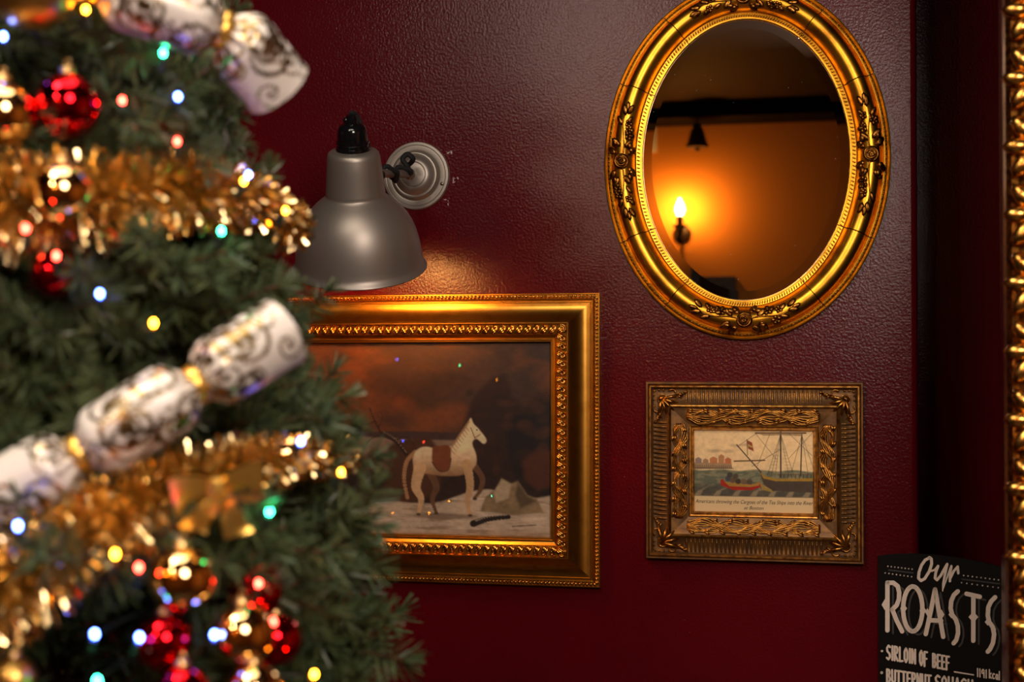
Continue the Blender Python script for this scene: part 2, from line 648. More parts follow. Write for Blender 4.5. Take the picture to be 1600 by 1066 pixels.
# ------------------------------------------------------------------ wide gilt frame with a winter painting
def big_picture():
    off = 0.02
    TL, BR = W(330, 457, off), W(937, 919, off)
    x0, x1 = TL.x, BR.x
    z1 = W(936, 457, off).z
    z0 = W(937, 920, off).z
    q = (z1 - z0) / 463.0                # metres per pixel on this frame
    root = thing('framed_painting', 'wide gold framed oil painting of a pale horse in snow, under the grey lamp', 'painting',
                 ((x0 + x1) / 2, 0, z0))
    pr = [(0, 0.0), (0, 12), (0.8, 13.5), (2.2, 13.5), (2.8, 11.5), (8.2, 11.5), (9, 15), (10, 16.3), (11.4, 16), (12.2, 14), (13.5, 14),
          (14.4, 17), (15.5, 17), (16, 15.5), (20, 15.8), (24, 17), (28, 19.2), (32, 22.2), (36, 26.2), (40, 31), (43.5, 35.5),
          (46.5, 38), (47.2, 40), (48.6, 40), (49.2, 37.5), (50, 35), (65.5, 33), (66, 31), (70, 27), (71.5, 26.5), (72.2, 28), (74, 28), (74.8, 24),
          (76.5, 24), (77.6, 21), (77.6, 12)]
    prof = [(d * q, h * 0.001) for d, h in pr]
    rails(x0, x1, z0, z1, -0.0005, prof, M['gold_big'], root)
    for a, e, t, nrm in side_frames(x0, x1, z0, z1, 5.5 * q):
        bead_strip(a, e, -0.0145, 2.7 * q, 6.0 * q, M['gold_carve'], root, skew=0.5)
    # carved acanthus band
    for a, e, t, nrm in side_frames(x0, x1, z0, z1, 57.5 * q):
        b = MB()
        Lt = (e - a).length
        n = int(round(Lt / (13.5 * q)))
        st = Lt / n
        for i in range(n):
            c = a + t * st * (i + 0.5)
            c.y = -0.036

            def T(u, v, h=0.0):          # u along, v inward, in motif units of px
                return c + t * (u * 0.66 * q) + nrm * (v * 1.12 * q) + OUT * (h * 0.0012)
            # C scroll
            sp_ = [T(-6.5 + (5.2 - 0.42 * k) * math.cos(0.62 * k + 2.4), -0.5 + (5.8 - 0.46 * k) * math.sin(0.62 * k + 2.4), 2.0 + 0.25 * k) for k in range(11)]
            b.tube(sp_, 1.45 * q, 5, taper=lambda s: 1.15 - 0.55 * s)
            # three leaf fingers
            for j, (u0, v0, u1, v1) in enumerate(((0, 5.5, 7.5, -6.5), (3.5, 6.2, 10.5, -3.0), (6.5, 6.5, 12.2, 1.0))):
                pp = []
                for k in range(6):
                    s = k / 5
                    pp.append(T(u0 + (u1 - u0) * s + 2.6 * math.sin(PI * s), v0 + (v1 - v0) * s, 1.5 + 3.2 * math.sin(PI * min(1, s * 1.1))))
                b.tube(pp, 1.5 * q, 5, taper=lambda s: 0.55 + 1.0 * math.sin(PI * (0.15 + 0.75 * s)))
            b.ell(T(-6.3, -0.3, 3.2), [t * 1.7 * q, nrm * 1.7 * q, OUT * 0.002], 6, 4)
        b.build('carved_band', M['gold_carve'], root, sharp=0)
    # corner curls
    for cx, cz, sx, sz in ((x0, z1, 1, -1), (x1, z1, -1, -1), (x1, z0, -1, 1), (x0, z0, 1, 1)):
        b = MB()
        c = Vector((cx + sx * 57.5 * q, -0.038, cz + sz * 57.5 * q))
        for r0 in (7.0, 4.2):
            b.tube([c + Vector((-sx * r0 * q * math.cos(a_), 0, -sz * r0 * q * math.sin(a_))) + OUT * 0.003 for a_ in [(-0.5 + 0.3 * k) for k in range(9)]], 1.5 * q, 5)
        b.ell(c + OUT * 0.002, [Vector((2.4 * q, 0, 0)), Vector((0, 0, 2.4 * q)), OUT * 0.004], 8, 5)
        b.build('corner_curl', M['gold_carve'], root, sharp=0)
    # the picture: a generic winter landscape
    ix0, ix1, iz0, iz1 = x0 + 77 * q, x1 - 77 * q, z0 + 77 * q, z1 - 77 * q
    r = Raster(405, 858, 533, 845, 330, 230)
    X, Y = r.X, r.Y
    n1 = fbm(X / 90, Y / 55, 3, 5)
    n2 = fbm(X / 34, Y / 20, 9, 4)
    sky_l = np.array(lin(118, 62, 26))
    sky_d = np.array(lin(58, 38, 24))
    k = np.clip(smooth(0.32, 0.62, n1) * 0.75 + (X - 480) / 420 * 0.45 + smooth(600, 690, Y) * 0.1, 0, 1)[..., None]
    r.C = sky_l * (1 - k) + sky_d * k
    r.fill(smooth(0.45, 0.7, n1 * 0.6 + n2 * 0.4) * smooth(660, 600, Y), lin(72, 46, 34), 0.7)
    r.fill(smooth(690, 640, np.abs(Y - 680) + 640) * 0, lin(0, 0, 0))
    # far hills, plain, dark ridge
    hill = 683 - 9 * np.exp(-((X - 640) / 60) ** 2) - 4 * np.sin(X / 37)
    r.fill(smooth(-1.5, 1.5, Y - hill), lin(62, 42, 34))
    r.fill(smooth(-2, 2, Y - (690 + 2 * np.sin(X / 50))), lin(128, 98, 76))
    r.fill(smooth(-4, 6, Y - (712 + 8 * n2)), lin(92, 66, 48), 0.8)
    r.fill(smooth(-6, 8, Y - (735 + 14 * n1)), lin(46, 28, 18))
    r.fill(smooth(600, 520, X) * smooth(720, 760, Y) * smooth(820, 790, Y), lin(24, 16, 12), 0.8)
    # brown bank on the left, dark trees on the right
    r.poly([(612, 700), (640, 690), (676, 686), (700, 720), (690, 775), (640, 800), (600, 790), (612, 750)], lin(72, 40, 20), 5)
    r.poly([(700, 760), (720, 690), (735, 640), (745, 615), (770, 590), (790, 585), (800, 620), (815, 640), (830, 622), (850, 618), (870, 622), (870, 800), (800, 790), (740, 800)], lin(44, 24, 15), 6)
    r.poly([(790, 660), (806, 640), (826, 652), (842, 628), (870, 632), (870, 790), (826, 770), (800, 740)], lin(26, 17, 13), 5)
    for i in range(34):
        bx_, by_ = rng.uniform(735, 860), rng.uniform(605, 740)
        r.blob(bx_, by_, rng.uniform(5, 13), rng.uniform(5, 11), rng.choice([lin(58, 30, 17), lin(34, 20, 14), lin(70, 38, 20)]), 0.5, 0.55)
    r.poly([(815, 725), (835, 705), (862, 708), (866, 760), (838, 772), (818, 755)], lin(78, 38, 18), 6, 0.8)
    # snow in front
    snow_top = 800 - 22 * smooth(600, 760, X) - 6 * np.sin(X / 23) + 8 * (n2 - 0.5)
    sm_ = smooth(-2, 3, Y - snow_top)
    r.fill(sm_, lin(176, 152, 126))
    r.fill(sm_ * smooth(0.45, 0.7, fbm(X / 30, Y / 5, 21)), lin(134, 106, 82), 0.8)
    r.fill(sm_ * smooth(0.55, 0.75, fbm(X / 40, Y / 6, 31)), lin(196, 174, 150), 0.7)
    r.fill(smooth(828, 852, Y), lin(120, 92, 70), 0.5)
    # bare tree
    for pts, w in (([(640, 716), (622, 694), (604, 684), (592, 662), (584, 642)], 6), ([(604, 684), (588, 690), (578, 700)], 3.5), ([(592, 662), (578, 668), (570, 662)], 2.5),
                   ([(622, 694), (640, 688), (652, 700)], 4), ([(598, 672), (604, 656), (600, 646)], 2.5)):
        r.limb(pts, w, w * 0.4, lin(48, 28, 18))
    r.limb([(640, 712), (622, 690), (606, 680)], 2.0, 1.2, lin(150, 122, 98), 0.8)
    # a pale horse standing side on, no rider
    w1, w2 = lin(158, 112, 72), lin(98, 64, 40)
    wg = smooth(700, 756, Y)[..., None]
    body = np.array(lin(216, 184, 142)) * (1 - wg) + np.array(lin(140, 98, 62)) * wg
    body = body * (0.86 + 0.3 * fbm(X / 12, Y / 9, 71)[..., None])
    r.limb([(676, 744), (686, 768), (680, 788), (686, 810)], 13, 4.5, w2)
    r.limb([(741, 730), (755, 752), (752, 772), (744, 784)], 11, 4.5, w2)
    r.limb([(654, 712), (641, 728), (637, 755), (642, 786)], 7, 6, w1)
    r.cpoly([(650, 722), (656, 709), (670, 703), (692, 707), (712, 699), (722, 682), (733, 665), (738, 656), (742, 665), (750, 674), (761, 690), (757, 697), (746, 689), (740, 697), (746, 716), (744, 734), (724, 748), (696, 750), (672, 747), (654, 746)], None, 1.5, 1.0, body)
    r.limb([(661, 738), (655, 768), (663, 788), (659, 812)], 19, 5, lin(190, 150, 106))
    r.limb([(732, 730), (737, 764), (733, 790), (737, 812)], 15, 5, lin(178, 138, 96))
    for k in range(9):
        u_ = k / 8
        mx_, my_ = 735 - 23 * u_, 662 + 36 * u_
        r.limb([(mx_, my_), (mx_ - 4, my_ + 8), (mx_ + 1, my_ + 16)], 3.2, 1.2, lin(150, 112, 76), 0.8)
    r.blob(747, 675, 1.2, 1.2, lin(30, 18, 12))
    r.line([(752, 682), (744, 688), (738, 672)], 1.2, lin(88, 50, 24))
    for hx, hy in ((659, 813), (737, 813), (686, 811), (744, 786)):
        r.blob(hx, hy, 3.4, 2.2, lin(60, 38, 24))
    r.fill(smooth(1.3, 0.5, np.hypot((X - 696) / 56, (Y - 815) / 5)), lin(92, 68, 50), 0.7)
    # brown rug with a dark edge on its back
    r.cpoly([(680, 703), (705, 701), (708, 722), (704, 740), (690, 742), (680, 728)], lin(112, 58, 26), 1.4)
    r.limb([(680, 728), (690, 742), (704, 740), (708, 722)], 2.2, 2.2, lin(60, 30, 14))
    # snowy boulder and a fallen log
    rk = np.array(lin(128, 104, 72)) * (0.62 + 0.7 * fbm(X / 9, Y / 7, 88)[..., None])
    r.poly([(752, 806), (760, 782), (774, 772), (784, 752), (798, 760), (808, 756), (822, 778), (836, 784), (846, 806), (800, 810)], None, 2.0, 1.0, rk)
    r.poly([(784, 754), (798, 762), (794, 784), (776, 792), (772, 776)], lin(176, 152, 120), 2.5, 0.75)
    r.poly([(808, 758), (822, 780), (834, 788), (812, 800), (804, 780)], lin(72, 54, 36), 3, 0.8)
    r.limb([(742, 826), (764, 818), (794, 814)], 11, 7, lin(34, 22, 16))
    r.limb([(746, 821), (766, 814), (790, 811)], 2.5, 2, lin(176, 152, 124), 0.7)
    r.line([(800, 829), (834, 826)], 2, lin(80, 56, 40), 0.8)
    r.C *= 0.80 + 0.42 * fbm(X / 7, Y / 6, 91, 3)[..., None]
    r.C = np.clip(r.C * 1.7, 0, 1)
    grain = (fbm(X / 3, Y / 3, 55, 2) - 0.37) * 0.10
    r.C = np.clip(r.C * (1 + grain[..., None]), 0, 1)
    yc = -0.012
    r.build('canvas', M['canvas'], root, (ix0, yc, iz1), (ix1, yc, iz1), (ix0, yc, iz0))
    MB().add([(ix0, yc - 0.006, iz0), (ix1, yc - 0.006, iz0), (ix1, yc - 0.006, iz1), (ix0, yc - 0.006, iz1)], [(0, 1, 2, 3)]).build('glass_pane', M['pane'], root, smooth=False)
    MB().box(x0 + 0.01, x1 - 0.01, -0.010, -0.001, z0 + 0.01, z1 - 0.01).build('backing_board', M['print_edge'], root, smooth=False)
    return root


big_picture()


# ------------------------------------------------------------------ small antique frame with a harbour print
def text_mesh(body, size, loc, m, parent, shear=0.0, align='CENTER', name='lettering', fit=None):
    cu = bpy.data.curves.new('text', 'FONT')
    cu.body = body
    cu.size = size
    cu.shear = shear
    cu.align_x = align
    o = bpy.data.objects.new('text', cu)
    COL.objects.link(o)
    bpy.context.view_layer.update()
    me = bpy.data.meshes.new_from_object(o.evaluated_get(bpy.context.evaluated_depsgraph_get()))
    bpy.data.objects.remove(o)
    co = [v.co.copy() for v in me.vertices]
    w = max(c.x for c in co) - min(c.x for c in co)
    s = 1.0 if fit is None else fit / w
    for v in me.vertices:
        v.co = Vector((loc[0] + v.co.x * s, loc[1], loc[2] + v.co.y))
    me.materials.clear()
    me.materials.append(m)
    ob = bpy.data.objects.new(name, me)
    COL.objects.link(ob)
    attach(ob, parent)
    return ob


def small_picture():
    off = 0.018
    x0, x1 = W(1009, 600, off).x, W(1349, 600, off).x
    z1, z0 = W(1180, 597, off).z, W(1180, 877.5, off).z
    q = (z1 - z0) / 280.5
    root = thing('framed_print', 'small antique gilt frame with a cream harbour print, below the oval mirror', 'picture', ((x0 + x1) / 2, 0, z0))
    pr = [(0, 0), (0, 17), (1.5, 19.5), (3.5, 19.5), (4.6, 17.5), (6, 19), (8, 22), (10.5, 22), (12, 19), (13, 14), (15, 12.5), (20, 12), (26, 13), (32, 15.5), (37, 19), (41, 23),
          (43, 25), (44, 28), (46.5, 29), (48.5, 27.5), (49.5, 25), (53, 24), (58, 23.5), (64, 22.5), (70, 20.5), (76, 18), (79, 16.5), (82, 16)]
    k = 76.0 / 92.0
    prof = [(d * k * q, h * 0.001) for d, h in pr]
    rails(x0, x1, z0, z1, -0.0005, prof, M['antique'], root)
    # rubbed gilt edge beads and inner sight edge
    rails(x0 - 0.0004, x1 + 0.0004, z0 - 0.0004, z1 + 0.0004, -0.0005, [(d * k * q, h * 0.001 + 0.0006) for d, h in ((5.4, 17.5), (6.2, 19.4), (8, 22), (10.4, 22), (12, 19))], M['antique_gold'], root, 'gilt_edge')
    rails(x0, x1, z0, z1, -0.0005, [(d * k * q, h * 0.001 + 0.0007) for d, h in ((43.6, 26), (44.2, 28), (46.5, 29), (48.6, 27.3))], M['antique_gold'], root, 'gilt_ridge')
    rails(x0, x1, z0, z1, -0.0005, [(d * k * q, h * 0.001) for d, h in ((82, 16), (82.3, 18), (84, 19), (86, 18.6), (87, 15.5), (88, 15.5), (88.6, 17), (90.4, 17), (91.5, 14), (92, 13), (92, 8))], M['antique_gold'], root, 'sight_edge')
    # fluting
    for a, e, t, nrm in side_frames(x0, x1, z0, z1, 28 * k * q):
        b = MB()
        Lt = (e - a).length
        m0 = 38 * q
        n = int((Lt - 2 * m0) / (6.6 * q))
        for i in range(n):
            c = a + t * (m0 + (Lt - 2 * m0) * (i + 0.5) / n)
            p_ = [(-11.5, 12.6), (-9, 14.5), (-4, 14.6), (2, 16.5), (7, 19.6), (10.5, 22.5)]
            b.tube([Vector((c.x, -0.0005 - h * 0.001, c.z)) + nrm * (d * q) for d, h in p_], 1.7 * q, 6, taper=lambda s: 0.55 + 0.55 * math.sin(PI * (0.1 + 0.8 * s)))
        b.build('fluting', M['antique'], root, sharp=0)
        # thin gilt line on each flute crest
        b = MB()
        for i in range(n):
            c = a + t * (m0 + (Lt - 2 * m0) * (i + 0.5) / n)
            p_ = [(-9, 16.0), (-4, 16.4), (2, 18.2), (7, 21.0)]
            b.tube([Vector((c.x, -0.0005 - h * 0.001, c.z)) + nrm * (d * q) for d, h in p_], 0.62 * q, 4)
        b.build('fluting_highlight', M['antique_gold'], root, sharp=0)
    # flowing leaf relief on the inner slope
    for a, e, t, nrm in side_frames(x0, x1, z0, z1, 65 * k * q):
        b = MB()
        Lt = (e - a).length
        m0 = 12 * q
        Lr = Lt - 2 * m0
        n = max(2, int(round(Lr / (52 * q))))
        st = Lr / n

        def pt(u, v, h):
            return Vector((a.x, -0.0232 - h * 0.001, a.z)) + t * u + nrm * (v * q) + OUT * (-v * 0.00022)
        lam = Lr / max(1, round(Lr / (96 * q)))
        for bun in (0, 1):
            for j in range(5):
                pp = []
                for u in np.linspace(0, Lr, int(Lr / (4 * q))):
                    w = 2 * PI * u / lam + bun * PI
                    fan = 0.35 + 0.65 * abs(math.sin(w * 0.5 + 0.6))
                    v = 7.2 * math.sin(w) + (j - 2) * 2.9 * fan + 1.2 * math.sin(3 * w + j)
                    v = max(-12.5, min(12.5, v))
                    pp.append(pt(m0 + u, v, 1.3 + 1.5 * math.sin(w * 0.5 + bun * 1.6 + 0.4) + 0.6 * (2 - abs(j - 2))))
                b.tube(pp, 1.12 * q, 5)
        for i in range(int(Lr / (12 * q))):
            u = m0 + 6 * q + i * 12 * q
            sg = 1 if i % 2 else -1
            for kk in range(2):
                pp = [pt(u + (s - 0.5) * 9 * q, sg * (11.5 - kk * 3.2 - 3.5 * s), 0.8 + 1.6 * math.sin(PI * s)) for s in np.linspace(0, 1, 5)]
                b.tube(pp, 1.3 * q, 5, taper=lambda s: 0.4 + math.sin(PI * (0.15 + 0.75 * s)))
        b.build('leaf_relief', M['antique_gold'], root, sharp=0)
    # corner ornaments: acanthus leaf on the mitre, C scrolls and beads outside it
    for cx, cz, sx, sz in ((x0, z1, 1, -1), (x1, z1, -1, -1), (x1, z0, -1, 1), (x0, z0, 1, 1)):
        b = MB()

        def cpt(u, v, h):
            return Vector((cx + sx * u * q, -h * 0.001, cz + sz * v * q))
        for ang, ln in ((0, 30), (0.22, 26), (-0.22, 26), (0.45, 20), (-0.45, 20)):
            pp = []
            for s in np.linspace(0, 1, 8):
                a_ = PI / 4 + ang * (s ** 0.7)
                rr = 38 + s * ln
                pp.append(cpt(rr * math.cos(a_), rr * math.sin(a_), 26 + 8 * math.sin(PI * s) - 8 * s))
            b.tube(pp, 2.0 * q, 5, taper=lambda s: 0.55 + 0.75 * math.sin(PI * (0.1 + 0.85 * s)))
            b.ell(pp[-1], [Vector((2.6 * q, 0, 0)), Vector((0, 0, 2.6 * q)), OUT * 0.0035], 6, 4)
        b.ell(cpt(27, 27, 21), [Vector((6 * q, 0, 0)), Vector((0, 0, 6 * q)), OUT * 0.006], 10, 6)
        b.tube([cpt(27 + 7.5 * math.cos(w), 27 + 7.5 * math.sin(w), 20) for w in np.linspace(0, 2 * PI, 15)], 1.1 * q, 5)
        for sw in (0, 1):
            def s2(u, v, h):
                return cpt(u, v, h) if sw == 0 else cpt(v, u, h)
            b.tube([s2(42 + 6 * math.cos(w), 18 + 6 * math.sin(w), 19) for w in np.linspace(-2.6, 1.6, 10)], 1.3 * q, 5, taper=lambda s: 1.2 - 0.5 * s)
            for kk in range(4):
                b.tube([s2(46 + 3 * kk, 24 - 1.0 * kk, 19), s2(52 + 3 * kk, 22 - 2.2 * kk, 20.5), s2(57 + 2.4 * kk, 25 - 3.2 * kk, 19)], 1.25 * q, 5, taper=lambda s: 0.6 + 0.7 * s)
            b.ell(s2(64, 16, 19.5), [Vector((2.6 * q, 0, 0)), Vector((0, 0, 2.6 * q)), OUT * 0.004], 7, 5)
            b.tube([s2(54, 22, 18), s2(59, 19, 19.5), s2(63, 16.5, 19)], 1.2 * q, 5)
            for kk, (u, v) in enumerate(((14, 15), (21, 13), (28, 13.2))):
                b.ell(s2(u, v, 17.5), [Vector((1.9 * q, 0, 0)), Vector((0, 0, 1.9 * q)), OUT * 0.003], 6, 4)
        b.build('corner_ornament', M['antique_gold'], root, sharp=0)
    # the print
    ins = 75.6 * q
    ix0, ix1, iz0, iz1 = x0 + ins, x1 - ins, z0 + ins, z1 - ins
    r = Raster(0, 188, 0, 131, 300, 210)
    X, Y = r.X, r.Y
    paper = np.array(lin(236, 208, 160))
    r.C[:] = paper * (0.93 + 0.14 * fbm(X / 25, Y / 25, 2)[..., None])
    ink, brn = lin(70, 56, 46), lin(112, 86, 60)
    for i in range(5):
        r.blob(28 + i * 13 + rng.uniform(-4, 4), 36 - 2.0 * i + rng.uniform(-5, 5), 8, 2.4, lin(168, 146, 118), 0.7, 0.5)
    # quay and houses on the far shore
    r.poly([(0, 53), (60, 53), (60, 62), (0, 64)], lin(176, 146, 108), 0.8)
    for bx_, bw, bh, c in ((2, 10, 7, lin(150, 130, 120)), (14, 9, 5, lin(176, 142, 104)), (25, 12, 8, lin(196, 132, 84)), (39, 9, 12, lin(190, 140, 96)), (49, 10, 7, lin(196, 120, 78))):
        r.poly([(bx_, 54), (bx_, 54 - bh), (bx_ + bw * 0.5, 51 - bh), (bx_ + bw, 54 - bh), (bx_ + bw, 54)], c, 0.6)
    for i in range(20):
        r.line([(2 + i * 3, 57), (2 + i * 3, 61)], 1.2, ink, 0.7)
    r.line([(0, 61.5), (62, 61.5)], 1.6, ink, 0.7)
    # sea
    sea = smooth(-1, 1.5, Y - (64 + 1.2 * np.sin(X / 9)))
    r.fill(sea, lin(142, 138, 108))
    r.fill(sea * smooth(0.35, 0.6, fbm(X / 10, Y / 4, 7)), lin(96, 104, 84), 0.8)
    r.fill(sea * smooth(80, 96, Y), lin(70, 64, 58), 0.75)
    for wx in (8, 38, 68, 96, 124, 152, 178):
        pts = [(wx - 8, 106), (wx - 2, 98), (wx + 8, 91 + (wx % 5)), (wx + 14, 90 + (wx % 7)), (wx + 6, 97), (wx + 2, 106)]
        r.poly(pts, lin(176, 156, 122), 1.6, 0.6)
    # a moored two-deck sailing ship, seen bow on the left
    r.poly([(104, 66), (112, 73), (130, 77), (188, 77), (188, 98), (122, 96), (110, 86)], lin(84, 70, 58), 0.8)
    r.poly([(104, 66), (112, 73), (132, 77), (188, 75), (188, 80), (130, 81), (110, 77)], lin(176, 138, 52), 0.7)
    r.poly([(104, 84), (122, 94), (126, 99), (108, 95)], lin(168, 140, 68), 0.8)
    for i in range(9):
        r.line([(136 + i * 6, 70), (136 + i * 6, 75)], 1.4, ink, 0.9)
    r.line([(132, 70), (188, 69)], 1.2, brn)
    r.line([(137, 74), (137, 3)], 2.4, ink)
    r.line([(168, 72), (170, 6)], 2.0, ink)
    r.line([(106, 67), (68, 24)], 1.8, ink)
    r.line([(98, 5), (176, 4)], 2.6, brn)
    r.poly([(100, 5), (174, 4), (168, 9), (140, 8), (110, 9)], lin(150, 122, 86), 0.8, 0.8)
    r.line([(64, 50), (112, 48)], 2.2, brn)
    for (xa, ya, xb, yb) in ((137, 6, 116, 72), (137, 6, 122, 73), (137, 6, 128, 74), (137, 6, 150, 74), (137, 6, 158, 74), (98, 6, 70, 26), (98, 6, 130, 46), (120, 6, 100, 58), (170, 8, 188, 60),
                             (170, 8, 152, 72), (188, 2, 150, 44), (150, 5, 186, 40), (170, 8, 180, 72), (137, 30, 92, 58)):
        r.line([(xa, ya), (xb, yb)], 0.8, ink, 0.75)
    for i in range(9):
        y_ = 30 + i * 5
        r.line([(137 - (y_ - 6) * 0.3, y_), (137 - (y_ - 6) * 0.12, y_)], 0.6, ink, 0.5)
        r.line([(137 + (y_ - 6) * 0.12, y_), (137 + (y_ - 6) * 0.3, y_)], 0.6, ink, 0.5)
    r.poly([(84, 16), (92, 20), (95, 34), (86, 30)], lin(150, 70, 44), 0.7)
    r.poly([(85, 22), (93, 26), (94, 29), (86, 26)], lin(190, 160, 90), 0.6)
    r.line([(84, 15), (85, 40)], 1.0, ink)
    # a red rowing boat with bundles
    r.poly([(42, 80), (46, 79), (50, 84), (90, 87), (104, 83), (106, 90), (92, 96), (62, 96), (46, 90), (42, 88)], lin(176, 44, 26), 0.8)
    r.poly([(48, 83), (90, 87), (104, 83), (103, 88), (88, 91), (56, 90)], lin(176, 134, 60), 0.8)
    for bx_, by_, c in ((54, 78, lin(66, 72, 84)), (62, 80, lin(110, 82, 58)), (70, 82, lin(62, 48, 40)), (79, 82, lin(128, 100, 72)), (88, 82, lin(92, 76, 62)), (57, 72, lin(70, 64, 60)), (66, 74, lin(84, 72, 62))):
        r.blob(bx_, by_, 4.6, 4.4, c, 0.3, 0.9)
    # caption strip below
    r.fill(smooth(-0.3, 0.3, Y - 105.5), lin(236, 208, 160))
    r.line([(0, 106), (188, 106)], 1.0, ink, 0.7)
    r.C[Y < 105] = np.clip(r.C[Y < 105] * (0.92 + 0.44 * fbm(X / 5, Y / 4, 61, 3))[..., None][Y < 105], 0, 1)
    yc = -0.0085
    r.build('print', M['printed'], root, (ix0, yc, iz1), (ix1, yc, iz1), (ix0, yc, iz0))
    zc_ = (iz1 - iz0) / 131.0
    cxm = (ix0 + ix1) / 2
    text_mesh('Americans throwing the Cargoes of the Tea Ships into the River', 8.6 * zc_, (cxm, yc - 0.0003, iz1 - 117.5 * zc_), M['ink'], root, 0.35, name='caption_lettering', fit=(ix1 - ix0) * 0.985)
    text_mesh('at Boston', 7.5 * zc_, (cxm, yc - 0.0003, iz1 - 126.5 * zc_), M['ink'], root, 0.35, name='caption_lettering', fit=31 * zc_)
    MB().add([(ix0, yc - 0.002, iz0), (ix1, yc - 0.002, iz0), (ix1, yc - 0.002, iz1), (ix0, yc - 0.002, iz1)], [(0, 1, 2, 3)]).build('glass_pane', M['pane'], root, smooth=False)
    MB().box(x0 + 0.008, x1 - 0.008, -0.0075, -0.001, z0 + 0.008, z1 - 0.008).build('backing_board', M['print_edge'], root, smooth=False)


small_picture()


